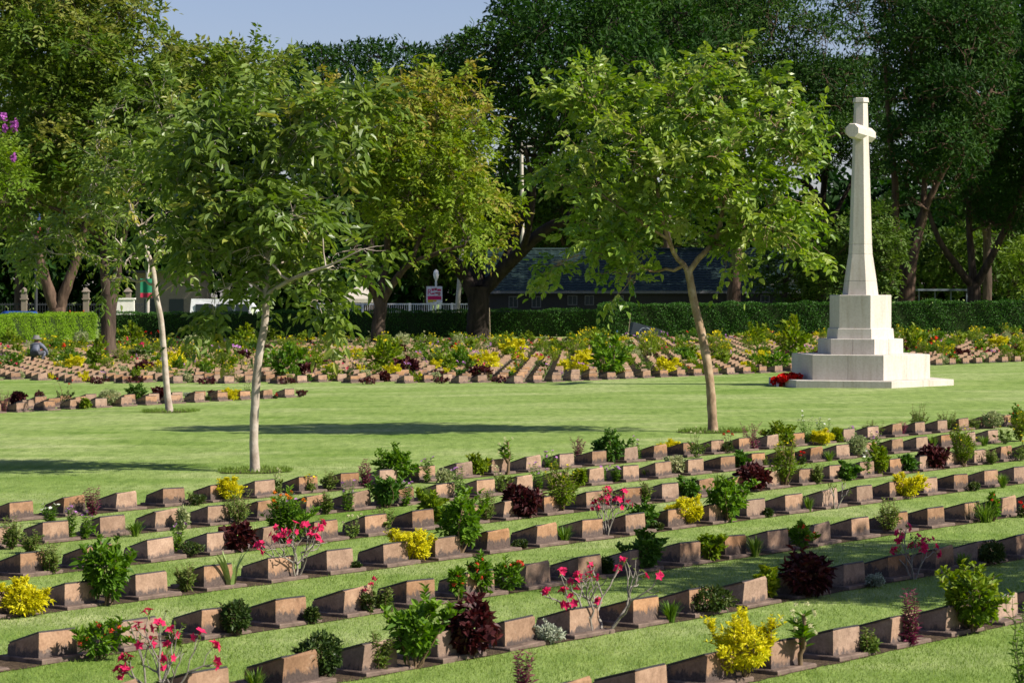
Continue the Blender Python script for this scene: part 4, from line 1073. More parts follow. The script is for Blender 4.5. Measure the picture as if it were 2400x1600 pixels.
# bits of wall and roofs across the road
def block(name, label, cat, xa, xb, ya, yb, Y, d, mat, part="wall", cope=None):
    a, b = at(xa, yb, Y), at(xb, ya, Y)
    o = thing(name, label, cat, (a[0], Y, gz(a[0])))
    h = b[2] - gz(a[0])
    g = Geo(); box(g, 0, b[0] - a[0], 0, d, -.05, h); g.obj(part, [M[mat]], o)
    if cope:
        g = Geo(); box(g, -.06, b[0] - a[0] + .06, -.06, d + .06, h, h + .1); g.obj("coping", [M[cope]], o)
    return o, h, b[0] - a[0]
block("garden_wall", "bright white garden wall beside the furrowed trunk", "wall", 270, 314, 702, 745, 150, .3, "wall_white", cope="wall_white")
o_, h_, w_ = block("roadside_house", "pale roadside house with dark doorway behind the green banner", "house", 318, 470, 640, 745, 176, 6, "tan")
g = Geo(); prism(g, [(-.5, -1.0), (w_ + .5, -1.0), (w_ + .5, 6.6), (-.5, 6.6)], h_, h_ + .18); g.obj("roof", [M["wall_shaded"]], o_)
for x in (.6, 2.3): 
    g = Geo(); box(g, x, x + 1.0, -.04, .05, 0, 2.0); g.obj("door", [M["glass"]], o_)
tc_ = at(846, 712, 165)
tn = thing("market_tent", "white peaked market tent behind the yellowing tree trunk", "tent", (tc_[0], 165, gz(tc_[0])))
hh = at(846, 700, 165)[2] - gz(tc_[0]); tt = at(846, 668, 165)[2] - gz(tc_[0])
g = Geo(); q4 = [(-1.5, -1.5), (1.5, -1.5), (1.5, 1.5), (-1.5, 1.5)]
prism(g, q4, hh - .25, hh); prism(g, q4, hh, tt, [(a * .05, b * .05) for a, b in q4]); g.obj("canopy", [M["concrete"]], tn)
for a, b in q4:
    g = Geo(); tube(g, [(a * .97, b * .97, -.05), (a * .97, b * .97, hh - .2)], [.03, .03], 6); g.obj("leg", [M["steel"]], tn)
def vehicle(name, label, cat, xc, Y, L, prof, glassp, mat, lower=None, wheel_r=.33, W=1.7, rz=0):
    c = at(xc, 740, Y)
    o = thing(name, label, cat, (c[0], Y, gz(c[0])), rz)
    pts = np.array(prof) * np.array([L, 1])
    g = Geo(); n = len(pts)
    tap = np.where(pts[:, 1] > 1.0, .12, 0)
    V = [(x - L / 2, -W / 2 + t, z) for (x, z), t in zip(pts, tap)] + [(x - L / 2, W / 2 - t, z) for (x, z), t in zip(pts, tap)]
    g.add(V, [(i, (i + 1) % n, n + (i + 1) % n, n + i) for i in range(n)])
    g.add(V[:n], [list(range(n))]); g.add(V[n:], [list(range(n))[::-1]])
    g.obj("body", [M[mat]], o)
    for (x0, x1, z0, z1) in glassp:
        for s in (-1, 1):
            g = Geo(); y = s * (W / 2 - .05)
            box(g, x0 * L - L / 2, x1 * L - L / 2, min(y, y + s * .06), max(y, y + s * .06), z0, z1); g.obj("window", [M["glass"]], o)
    if lower:
        for s in (-1, 1):
            g = Geo(); y = s * (W / 2)
            box(g, -L / 2 + .1, L / 2 - .1, min(y, y + s * .015), max(y, y + s * .015), .55, .95); g.obj("stripe", [M[lower]], o)
    for wx in (-L * .31, L * .31):
        for s in (-1, 1):
            g = Geo(); a = np.linspace(0, 2 * math.pi, 17)[:-1]
            ring = [(wx + wheel_r * math.cos(t), wheel_r + wheel_r * math.sin(t)) for t in a]
            y0, y1 = s * (W / 2 - .16), s * (W / 2 + .02)
            V = [(x, y0, z) for x, z in ring] + [(x, y1, z) for x, z in ring]
            g.add(V, [(i, (i + 1) % 16, 16 + (i + 1) % 16, 16 + i) for i in range(16)]); g.add(V[16:], [list(range(16))]); g.add(V[:16], [list(range(16))[::-1]])
            w = g.obj("wheel", [M["tyre"]], o)
            g = Geo(); V = [(wx + wheel_r * .55 * math.cos(t), s * (W / 2 + .025), wheel_r + wheel_r * .55 * math.sin(t)) for t in a]; g.add(V, [list(range(16))]); g.obj("hub", [M["steel"]], w)
vehicle("parked_van", "white van with blue stripe parked behind the shaded hedge", "van", 535, 146, 4.2, [(0, .3), (1, .3), (1, 1.0), (.93, 1.15), (.80, 1.95), (.02, 2.0), (0, 1.0)], [(.62, .80, 1.15, 1.7), (.36, .58, 1.15, 1.7), (.08, .32, 1.15, 1.7)], "van_white", "van_blue")
vehicle("parked_car", "blue car parked behind the sunlit hedge, only its roof showing", "car", 52, 143, 4.0, [(0, .3), (1, .3), (1, .75), (.78, .88), (.66, 1.40), (.28, 1.42), (.12, .95), (0, .85)], [(.30, .45, .95, 1.3), (.48, .62, .95, 1.3)], "blue_paint", None, .3, 1.65)
c = at(180, 728, 141)
bo = thing("road_barrier", "orange slatted road barrier behind the sunlit hedge", "barrier", (c[0], 141, gz(c[0])))
for k in range(4):
    g = Geo(); box(g, -.36, .36, -.02, .02, .55 + .22 * k, .70 + .22 * k); g.obj("slat", [M["orange"]], bo)
for s in (-.38, .38):
    g = Geo(); box(g, s - .03, s + .03, -.03, .03, -.05, 1.45); g.obj("post", [M["orange"]], bo)
# low shelter roof behind the right-hand hedge
a, b = at(2148, 679, 150), at(2272, 675, 150)
sh = thing("shelter", "low grey-blue shelter roof on posts behind the hedge", "shelter", (a[0], 150, gz(a[0])))
h_ = a[2] - gz(a[0])
g = Geo(); box(g, 0, b[0] - a[0], -.6, 1.2, h_ - .06, h_ + .05); g.obj("roof", [M["steel"]], sh)
for x in np.linspace(.15, b[0] - a[0] - .15, 4):
    g = Geo(); box(g, x - .04, x + .04, -.04, .04, -.05, h_ - .06); g.obj("post", [M["steel"]], sh)
# hand cart leaning by the hedge
c = ground(1508, 799)
ct = thing("hand_cart", "dark grey hand cart with spoked wheel parked against the hedge", "cart", tuple(c), .12)
g = Geo()
V = [(-.62, -.3, .30), (.66, -.3, .22), (.66, .3, .22), (-.62, .3, .30), (-.50, -.38, .84), (.80, -.38, .50), (.80, .38, .50), (-.50, .38, .84)]
V2 = [(a * .94, b * .93, z + (.03 if i < 4 else 0)) for i, (a, b, z) in enumerate(V)]
g.add(V + V2, [(0, 3, 2, 1), (0, 1, 5, 4), (1, 2, 6, 5), (2, 3, 7, 6), (3, 0, 4, 7), (8, 9, 10, 11), (8, 12, 13, 9), (9, 13, 14, 10), (10, 14, 15, 11), (11, 15, 12, 8), (4, 5, 13, 12), (5, 6, 14, 13), (6, 7, 15, 14), (7, 4, 12, 15)])
g.obj("tray", [M["cart"]], ct)
for s in (-.42, .42):
    g = Geo(); a = np.linspace(0, 2 * math.pi, 25)
    tube(g, np.stack([.30 * np.cos(a), np.full(25, s), .30 + .30 * np.sin(a)], 1), np.full(25, .022), 6, cap=False); w = g.obj("wheel", [M["steel"]], ct, True)
    g = Geo()
    for t in a[:-1:3]:
        tube(g, [(0, s, .30), (.29 * math.cos(t), s, .30 + .29 * math.sin(t))], [.008, .008], 4)
    g.obj("spoke", [M["steel"]], w)
for s in (-.26, .26):
    g = Geo(); tube(g, [(.6, s, .26), (.95, s, .12), (1.25, s, -.02)], [.02, .02, .02], 6); g.obj("handle", [M["cart"]], ct, True)
def stake(label, x0, y0, x1, y1, mat, r=.014):
    a = ground(x0, y0); b = at(x1, y1, a[1])
    o = thing("garden_stake", label, "stake", tuple(a))
    g = Geo(); tube(g, np.linspace(np.zeros(3), b - a, 4) - np.array([0, 0, .02]), np.full(4, r), 6); q = g.obj("rod", [M[mat]], o, True)
    g = Geo(); tube(g, [b - a - np.array([0, 0, .022]), b - a + np.array([0, 0, .03])], [r * 1.1, r * .4], 6); g.obj("tip", [M[mat]], o)
stake("thin wooden stake leaning beside the hand cart", 1470, 798, 1478, 735, "stake")
stake("short blue stake near the hand cart", 1447, 799, 1446, 775, "blue_stick", .022)
stake("thin wooden stake in front of the great shaded trunk", 1149, 797, 1147, 722, "stake", .018)

# ------------------------------------------------------------------ gardener crouching among the far graves
gp_ = ground(86, 852)
man = thing("person", "gardener in grey-blue shirt and brimmed hat crouching among the graves", "person", tuple(gp_), math.pi - .35)
bm_v = [(0, .10, .36), (.01, .04, .48), (.03, -.06, .60), (.06, -.12, .68), (.09, -.15, .74), (.11, -.17, .82),      # pelvis .. head
        (-.17, -.08, .62), (-.27, -.20, .44), (-.20, -.36, .26), (-.16, -.42, .20),                                     # left arm
        (.22, -.06, .63), (.31, -.18, .45), (.24, -.36, .27), (.20, -.42, .20),                                         # right arm
        (-.11, .08, .34), (-.20, -.22, .42), (-.16, -.02, .10), (-.17, -.16, .04),                                      # left leg
        (.12, .08, .34), (.22, -.20, .40), (.18, .02, .09), (.19, -.13, .04)]
bm_e = [(0, 1), (1, 2), (2, 3), (3, 4), (4, 5), (3, 6), (6, 7), (7, 8), (8, 9), (3, 10), (10, 11), (11, 12), (12, 13), (0, 14), (14, 15), (15, 16), (16, 17), (0, 18), (18, 19), (19, 20), (20, 21)]
bm_r = [.15, .15, .16, .12, .055, .09, .075, .05, .04, .03, .075, .05, .04, .03, .10, .075, .05, .04, .10, .075, .05, .04]
me = bpy.data.meshes.new("body"); me.from_pydata(bm_v, bm_e, [])
bo_ = link("body", me, man)
sk = bo_.modifiers.new("skin", 'SKIN'); bo_.modifiers.new("sub", 'SUBSURF').levels = 2
bo_.modifiers["sub"].render_levels = 2
for i, r in enumerate(bm_r):
    me.skin_vertices[0].data[i].radius = (r, r * .85 if i in (0, 1, 2) else r)
me.skin_vertices[0].data[0].use_root = True
bpy.context.view_layer.update()
bm2 = bpy.data.meshes.new_from_object(bo_.evaluated_get(bpy.context.evaluated_depsgraph_get()))
bo_.modifiers.clear(); bo_.data = bm2
bm2.materials.clear()
for k in ("shirt", "trousers", "skin"): bm2.materials.append(M[k])
for p in bm2.polygons:
    cz = p.center; p.use_smooth = True
    p.material_index = 2 if (cz.z > .735 and abs(cz.x - .1) < .16 and cz.y < -.05) or (cz.z < .27 and cz.y < -.33) else (1 if cz.z < .45 and not (cz.y < -.1 and cz.z > .26 and abs(cz.x) > .2) else 0)
g = Geo(); a = np.linspace(0, 2 * math.pi, 25)[:-1]
def hring(r, z): return [(.11 + r * math.cos(t), -.17 + r * math.sin(t), z + .012 * math.sin(2 * t)) for t in a]
V = hring(.20, .865) + hring(.11, .885) + hring(.10, .96) + hring(.06, .985) + hring(.105, .872) + hring(.195, .855)
F = []
for k in range(3): F += [(k * 24 + i, k * 24 + (i + 1) % 24, (k + 1) * 24 + (i + 1) % 24, (k + 1) * 24 + i) for i in range(24)]
F += [(96 + i, 96 + (i + 1) % 24, 120 + (i + 1) % 24, 120 + i) for i in range(24)] + [(120 + i, 120 + (i + 1) % 24, (i + 1) % 24, i) for i in range(24)]
g.add(V, F); g.add(V[72:96], [list(range(24))]); g.obj("hat", [M["hat"]], man, True)
man.scale = (.98, .98, .95)
# ------------------------------------------------------------------ plants
def flower_mesh(name, mat, petals=5, cup=.35, center=None, w=.75):
    g = Geo(); a = np.arange(petals) * 2 * math.pi / petals
    D = np.stack([np.cos(a), np.sin(a), np.full(petals, cup)], 1)
    leaf6(g, np.zeros((petals, 3)), D, np.tile([0, 0, 1.0], (petals, 1)), 1.0, w, 0, np.linspace(.2, .9, petals), .1, .15)
    tube(g, [(0, 0, -.7), (0, 0, -.3), (0, 0, .08)], [.05, .10, .16], 6, 1, .3)
    return g.mesh(name, [mat, M[center] if center else mat])
def ball_mesh(name, mat, n=22, seed=1, l=.55):
    g = Geo(); rr = rg(seed); d = nrm(rr.normal(0, 1, (n, 3))); d[:, 2] = np.abs(d[:, 2]) * .9 - .1
    leaf6(g, d * .55, nrm(rr.normal(0, 1, (n, 3)) + d * .5), d, l, l, 0, rr.uniform(0, 1, n))
    return g.mesh(name, [mat])
FM = dict(pink=flower_mesh("flower", M["f_pink"], 5, .45, "f_pink"), lilac=flower_mesh("flower", M["f_lilac"], 5, .15, "f_lilac", .8), white=flower_mesh("flower", M["f_white"], 5, .15, "f_cream", .8),
          yellow=flower_mesh("flower", M["f_yellow"], 5, .7, "f_yellow"), red=ball_mesh("flower", M["f_red"]), coral=ball_mesh("flower", M["f_coral"], 18, 2), cream=ball_mesh("flower", M["f_cream"], 18, 3), orange=ball_mesh("flower", M["f_orange"], 18, 4), pinkball=ball_mesh("flower", M["f_pink"], 18, 5))
UPV = np.array([0, 0, 1.0])
def dome(rr, h, w, n, L, Wd, fol, stem, nl=9, shoot=1.6, lo=.12, hi_var=True, nstem=7, tiers=False, f=leaf6, droop=.2, flat=1.0, lumpy=(.06, .58, .54)):
    """leaves through a lumpy ellipsoid that stands on the ground; gives back its lumps"""
    k = nl + 6
    lump = nrm(rr.normal(0, 1, (k, 3)) + np.array([0, 0, .25])); amp = rr.uniform(lumpy[0], lumpy[1], k)
    rad = np.array([w * .5, w * .5, h * .5]); c0 = np.array([0, 0, h * .5])
    d = nrm(rr.normal(0, 1, (n, 3)))
    def surf(d):
        e = np.exp(-((d[:, None, :] - lump[None]) ** 2).sum(2) / .13)
        return lumpy[2] + (e * amp).max(1)
    sf = surf(d)
    fr = rr.uniform(.3, 1, n) ** .45
    P = c0 + d * (sf * fr)[:, None] * rad
    t = np.clip(P[:, 2] / h, 0, 1)
    P[:, :2] *= np.clip(.62 + t * 1.6, 0, 1)[:, None]
    P[:, 2] = np.maximum(P[:, 2], .012 + .02 * rr.uniform(0, 1, n))
    which = np.argmin(((d[:, None, :] - lump[None]) ** 2).sum(2), 1)
    tone = rr.normal(0, .13, k)[which]
    D = nrm(d * .75 + UPV * .35 + rr.normal(0, .5, (n, 3)))
    Nn = nrm(d * .5 + UPV * .8 + rr.normal(0, .4, (n, 3)))
    var = np.clip(rr.normal(.45, .18, n) + tone, 0, 1)
    L_, W_ = L * rr.uniform(.65, 1.25, n), Wd * rr.uniform(.7, 1.2, n)
    if f is leaf6: leaf6(fol, P, D, Nn, L_, W_, 0, var, .15, droop)
    else: leaf4(fol, P, D, Nn, L_, W_, 0, var)
    cs = []
    for l_, a in zip(lump, amp):
        if l_[2] > -.1:
            cs.append((c0 + l_ * rad * (.5 + a), .16 * w))
    for _ in range(int(len(cs) * shoot) if h > .12 else 0):            # loose shoots
        c, s = cs[rr.integers(len(cs))]
        o_ = nrm(nrm(c - c0 * .8) + rr.normal(0, .35, 3) + UPV * .45); m_ = 6 if f is leaf6 else 4
        ln = rr.uniform(.10, .28) * min(h, w); q = c - o_ * ln * .2 + np.outer(np.linspace(0, 1, m_), o_) * ln * 1.2
        tube(stem, [q[0] - o_ * ln * .4, q[-1]], [.003, .0015], 4, cap=False)
        for sg in (0, 3.14):
            a = np.arange(m_) * 2.2 + sg + rr.uniform(0, 6)
            dd = nrm(np.stack([np.cos(a), np.sin(a), np.full(m_, .5)], 1) + o_ * .6)
            (leaf6 if f is leaf6 else leaf4)(fol, q, dd, nrm(o_ + rr.normal(0, .3, (m_, 3))), L * rr.uniform(.6, 1.0, m_), Wd * rr.uniform(.6, 1.0, m_), 0, np.clip(rr.normal(.6, .16, m_), 0, 1))
    for c, s in cs[:nstem]:
        tube(stem, curve(np.array([rr.normal(0, .02 * w), rr.normal(0, .02 * w), -.02]), c, rr, .08, 5), np.linspace(.010, .003, 5) * max(.4, h / .5), 5)
    return cs
def upright(rr, h, w, ns, pairs, L, Wd, fol, stem, lean=.5, start=.15, sr=.005, f=leaf6, droop=.2):
    tips = []
    for i in range(ns):
        a = rr.uniform(0, 6.283); q = w * .5 * lean * 2 * rr.uniform(.2, 1) if ns > 1 else w * .15
        e = np.array([math.cos(a) * q, math.sin(a) * q, h * rr.uniform(.62, 1.0) if i else h])
        b = np.array([rr.normal(0, .03 * w), rr.normal(0, .03 * w), -.02])
        P = curve(b, e, rr, .07, 8); P[:, :2] = b[:2] + (P[:, :2] - b[:2])
        tube(stem, P, np.linspace(sr, sr * .4, 8), 5)
        t = np.linspace(start, 1, pairs)
        C = np.stack([np.interp(t * 7, np.arange(8), P[:, k]) for k in range(3)], 1)
        ax = nrm(np.gradient(C, axis=0)) if pairs > 1 else np.tile(UPV, (pairs, 1))
        ph = np.arange(pairs) * 1.7 + rr.uniform(0, 6)
        for s in (0, math.pi):
            side = np.stack([np.cos(ph + s), np.sin(ph + s), np.zeros(pairs)], 1)
            D = nrm(side + ax * .55 + rr.normal(0, .2, (pairs, 3)))
            Nn = nrm(ax + rr.normal(0, .25, (pairs, 3)))
            sz = (1 - .45 * t) * rr.uniform(.75, 1.2, pairs)
            f_ = dict(fold=.15, droop=droop) if f is leaf6 else {}
            f(fol, C, D, Nn, L * sz, Wd * sz, 0, np.clip(rr.normal(.4, .2, pairs) + .25 * t, 0, 1), **f_)
        tips.append((P[-1], nrm(P[-1] - P[-3])))
    return tips
def blades(rr, h, w, n, wd, fol, curl=.6):
    for i in range(n):
        a = rr.uniform(0, 6.283); r = w * .5 * rr.uniform(.25, 1); L = h * rr.uniform(.6, 1.1)
        d = np.array([math.cos(a), math.sin(a), 0]); sd = np.array([-d[1], d[0], 0])
        t = np.linspace(0, 1, 5)
        b = d * w * .12 * rr.uniform(0, 1)
        P = b + np.outer(t ** 1.6 * r, d) + np.outer(L * (t - curl * .35 * t ** 3), UPV)
        ww = wd * np.array([.7, 1, .9, .6, .05])[:, None] * rr.uniform(.7, 1.2)
        V = np.concatenate([P - sd * ww, P + sd * ww]); V[:, 2] -= .01
        fol.add(V, [(k, k + 1, 5 + k + 1, 5 + k) for k in range(4)], 0, float(np.clip(rr.normal(.5, .22), 0, 1)))
def desert_rose(rr, h, w, fol, stem, full=True):
    tips = []
    def grow(p, d, L, r, k):
        e = p + d * L
        m = (p + e) / 2 + rr.normal(0, .11, 3) * L
        tube(stem, [p, p * .7 + m * .3, m, e], [r, r * .92, r * .85, r * .72], 6)
        if k == 0:
            tips.append((e, d)); return
        n = 2 if rr.uniform() < .75 else 3
        ph = rr.uniform(0, 6.283)
        for i in range(n):
            a = ph + i * 2 * math.pi / n + rr.normal(0, .3)
            s1 = nrm(np.cross(d, [0, 0, 1.0]) + 1e-3); s2 = np.cross(s1, d)
            nd = nrm(d + (s1 * math.cos(a) + s2 * math.sin(a)) * rr.uniform(.45, .9) + UPV * .25)
            grow(e - d * L * .03, nd, L * rr.uniform(.55, .95), r * .66, k - 1)
    n0 = 4 if full else 2
    for i in range(n0):
        a = i * 2 * math.pi / n0 + rr.normal(0, .3)
        sp = min(1.3, .55 * w / h)
        grow(np.array([0, 0, -.02]), nrm(np.array([math.cos(a) * sp, math.sin(a) * sp, .8])), h * .30, .019 * h + .003, 3 if full else 2)
    tz = max(t[0][2] for t in tips); tx = max(np.hypot(t[0][0], t[0][1]) for t in tips)
    k = np.array([w * .5 / tx, w * .5 / tx, h * .97 / tz])
    for V in stem.V: V *= k
    return [(t[0] * k, t[1]) for t in tips]
KIND = dict(BUR=("burgundy_bush", "dense burgundy-leaved bush", "p_bur", "twig_brown"), YEL=("golden_shrub", "golden yellow leafy shrub", "p_yel", "twig_brown"), GRN=("green_bush", "bright green broad-leaved bush", "p_grn", "twig_brown"),
            LGN=("lime_bush", "yellowish green leafy bush", "p_lim", "twig_brown"), DGN=("dark_green_bush", "deep green leafy bush", "p_mgn", "twig_brown"), GRB=("flowering_bush", "feathery green bush tipped with yellow blossom", "p_lim", "twig_brown"),
            GOR=("flowering_bush", "green bush with orange and yellow flower heads", "p_grn", "twig_green"), DKG=("clipped_bush", "dark green small-leaved rounded bush", "p_dkg", "twig_brown"), ADE=("desert_rose", "bare-branched desert rose with pink flowers", "p_shr", "twig_grey"),
            ADB=("desert_rose", "bare flowerless desert rose with leafy tips", "p_shr", "twig_grey"), GRS=("grass_clump", "upright clump of green strap leaves", "p_gra", "twig_green"), ALO=("agave", "agave with few long stiff leaves", "p_alo", "twig_green"),
            VAR=("variegated_shrub", "cream and green variegated shrub", "p_var", "twig_brown"), SIL=("silver_plant", "low silvery grey cushion plant", "p_sil", "twig_brown"), IXO=("ixora_bush", "leafy bush with coral red flower heads", "p_grn", "twig_brown"),
            VIN=("periwinkle", "upright periwinkle with pale lilac flowers", "p_grn", "twig_green"), VIW=("periwinkle", "upright periwinkle with white flowers", "p_grn", "twig_green"), PUR=("purple_plant", "upright purple-leaved plant", "p_pur", "twig_green"),
            RRD=("rose_bush", "sparse rose bush with red blooms", "p_dkg", "twig_brown"), RWH=("rose_bush", "thin rose bush with white blooms", "p_shr", "twig_green"), RYE=("lily_plant", "sparse plant with yellow trumpet flowers", "p_shr", "twig_green"), RPK=("rose_bush", "rose bush with pink blooms", "p_dkg", "twig_brown"),
            SHR=("loose_shrub", "loose olive green shrub", "p_shr", "twig_brown"), EUP=("crown_of_thorns", "thick-stemmed crown of thorns with cream flowers", "p_grn", "twig_brown"), LOW=("ground_cover", "low green ground cover mound", "p_dkg", "twig_brown"), PLO=("purple_mat", "low dark purple ground cover mat", "p_bur", "twig_brown"))
def build_plant(kind, h, w, rr, far=False):
    """foliage Geo, stem Geo, flowers [(kind, position, axis, radius)] in metres"""
    fol, stem, fl = Geo(), Geo(), []
    f = leaf4 if far else leaf6
    vol = max(.25, (h * w) / .16)
    q = .3 if far else 1.0
    big = 2.0 if far else 1.0          # far plants: fewer, larger leaves
    def on_top(cs, kind, k, r, spread=1.0):
        for _ in range(k):
            c, s = cs[rr.integers(len(cs))]
            d = nrm(rr.normal(0, 1, 3) * np.array([1, 1, .6]) + UPV * .7)
            fl.append((kind, c + d * s * .6, d, r))
    if kind == "BUR": dome(rr, h, w, int(620 * vol ** .6 * q), .072 * big, .046 * big, fol, stem, 11, .45, f=f, droop=.35, lumpy=(.05, .32, .68))
    elif kind == "YEL":
        cs = dome(rr, h, w, int(1900 * vol ** .6 * q), .034 * big * 1.1, .014 * big * 1.1, fol, stem, 15, f=f, flat=.85)
        for c, s in cs: upright_at(rr, c, s, fol, 3, .035 * big, .015 * big, f)
    elif kind in ("GRN", "LGN", "DGN"): dome(rr, h, w, int(520 * vol ** .6 * q), .062 * big, .036 * big, fol, stem, 10, f=f, droop=.3)
    elif kind == "GRB":
        t = upright(rr, h, w, 14 if not far else 7, 13 if not far else 8, .075 * (1.5 if far else 1), .016 * (2 if far else 1), fol, stem, .45, .22, .004, f)
        dome(rr, h * .95, w * .9, int(560 * vol ** .5 * q), .05 * big, .014 * big, fol, stem, 9, f=f)
        fl += [("yellow", p, d, .016 * (1.6 if far else 1)) for p, d in t for _ in range(1 if far else 2)]
    elif kind == "GOR":
        t = upright(rr, h, w * .9, 22, 16, .085, .024, fol, stem, .45, .08, .004, f)
        dome(rr, h * .9, w, int(520 * vol ** .5), .075, .020, fol, stem, 10, f=f)
        fl += [(("orange", "yellow")[i % 2], p, d, .028) for i, (p, d) in enumerate(t) if i % 2 == 0]
    elif kind == "DKG": dome(rr, h, w, int(1300 * vol ** .6 * q), .030 * big * 1.2, .016 * big * 1.2, fol, stem, 12, .5, f=f, lumpy=(.05, .34, .66))
    elif kind in ("ADE", "ADB"):
        t = desert_rose(rr, h, w, fol, stem, kind == "ADE")
        for i, (p, d) in enumerate(t):
            k = 3
            D = nrm(np.tile(d, (k, 1)) * .7 + rr.normal(0, .6, (k, 3)))
            leaf6(fol, np.tile(p, (k, 1)), D, np.tile(UPV, (k, 1)) + rr.normal(0, .3, (k, 3)), (.045 if kind == "ADB" else .03) * rr.uniform(.6, 1.2, k), .013, 0, rr.uniform(.2, .9, k))
            if kind == "ADE" and rr.uniform() < .38:
                for _ in range(rr.integers(1, 4)):
                    d2 = nrm(d + rr.normal(0, .7, 3)); fl.append(("pink", p + d2 * .028, d2, .033 * rr.uniform(.8, 1.15)))
    elif kind == "GRS": blades(rr, h, w, int(95 * (q * 1.2 if far else 1)), .0055 * (2 if far else 1), fol, .5)
    elif kind == "ALO": blades(rr, h, w, 9, .016, fol, .25)
    elif kind == "VAR": dome(rr, h, w, int(1000 * vol ** .6 * q), .034 * big * 1.1, .020 * big * 1.1, fol, stem, 10, .6, f=f, lumpy=(.05, .3, .68))
    elif kind == "SIL": dome(rr, h, w, int(520 * q), .030 * big, .014 * big, fol, stem, 12, .2, f=f, flat=.8)
    elif kind == "IXO":
        cs = dome(rr, h, w, int(420 * vol ** .6 * q), .058 * big, .024 * big, fol, stem, 9, f=f); on_top(cs, "coral", 10, .022 * (1.3 if far else 1))
    elif kind in ("VIN", "VIW"):
        t = upright(rr, h, w, 7 if not far else 3, 13 if not far else 7, .060 * (1.3 if far else 1), .021 * (1.3 if far else 1), fol, stem, .5, .15, .004, f)
        fl += [("lilac" if kind == "VIN" else "white", p + d * .008, nrm(d + rr.normal(0, .3, 3)), .020 * (1.4 if far else 1)) for p, d in t]
    elif kind == "PUR": upright(rr, h, w, 13 if not far else 5, 15 if not far else 8, .058 * (1.4 if far else 1), .016 * (1.6 if far else 1), fol, stem, .5, .1, .004, f)
    elif kind in ("RRD", "RWH", "RYE", "RPK"):
        t = upright(rr, h, w, 5, 6, .04 * (1.4 if far else 1), .024 * (1.4 if far else 1), fol, stem, .5, .25, .004, f)
        cs = dome(rr, h * .55, w * .9, int(170 * vol ** .5 * (.5 if far else 1)), .036 * big, .022 * big, fol, stem, 6, f=f)
        fk = dict(RRD="red", RWH="cream", RYE="yellow", RPK="pinkball")[kind]
        fl += [(fk, p, d, .026 if kind != "RWH" else .018) for p, d in t[:3 if kind != "RWH" else 5]]
    elif kind == "SHR":
        upright(rr, h, w, 12 if not far else 5, 12 if not far else 7, .052 * (1.4 if far else 1), .019 * (1.6 if far else 1), fol, stem, .5, .2, .004, f)
        dome(rr, h * .7, w * .8, int(260 * vol ** .5 * q), .038 * big, .014 * big, fol, stem, 7, f=f)
    elif kind == "EUP":
        for i in range(3):
            a = i * 2.1 + rr.normal(0, .3); e = np.array([math.cos(a) * w * .24 * (i > 0), math.sin(a) * w * .24 * (i > 0), h * (.82 - .14 * i)])
            P = curve(np.array([0, 0, -.02]) if i == 0 else np.array([0, 0, h * .3]), e, rr, .05, 7)
            tube(stem, P, np.linspace(.017, .012, 7) * h / .4, 7, lump=.12, rng=rr)
            k = 34; t = rr.uniform(.45, 1, k)
            C = np.stack([np.interp(t * 6, np.arange(7), P[:, j]) for j in range(3)], 1)
            a2 = rr.uniform(0, 6.283, k)
            leaf6(fol, C, np.stack([np.cos(a2), np.sin(a2), .5 + t * .3], 1), np.tile(UPV, (k, 1)), .085 * rr.uniform(.6, 1.2, k), .024, 0, rr.uniform(0, 1, k))
            for _ in range(5):
                d = nrm(rr.normal(0, 1, 3) * np.array([1, 1, .5]) + UPV * .8); fl.append(("cream", P[-1] + d * .07, d, .017))
    elif kind == "LOW": dome(rr, h, w, int(420 * q), .03 * big, .014 * big, fol, stem, 12, .2, f=f)
    elif kind == "PLO": dome(rr, h, w, int(420 * q), .035 * big, .022 * big, fol, stem, 12, .2, nstem=0, f=f)
    return fol, stem, fl
def upright_at(rr, c, s, fol, k, L, Wd, f):
    for _ in range(k):
        d = nrm(rr.normal(0, .6, 3) + UPV); n = 6; t = np.linspace(.1, 1, n)
        P = c + np.outer(t, d) * s * .9
        for sg in (0, 2.1, 4.2):
            a = np.arange(n) * 1.3 + sg
            f(fol, P, nrm(np.stack([np.cos(a), np.sin(a), np.full(n, .7)], 1)), nrm(d + rr.normal(0, .2, (n, 3))), L * (1.1 - .5 * t), Wd * (1.1 - .4 * t), 0, np.clip(rr.normal(.6, .15, n), 0, 1))
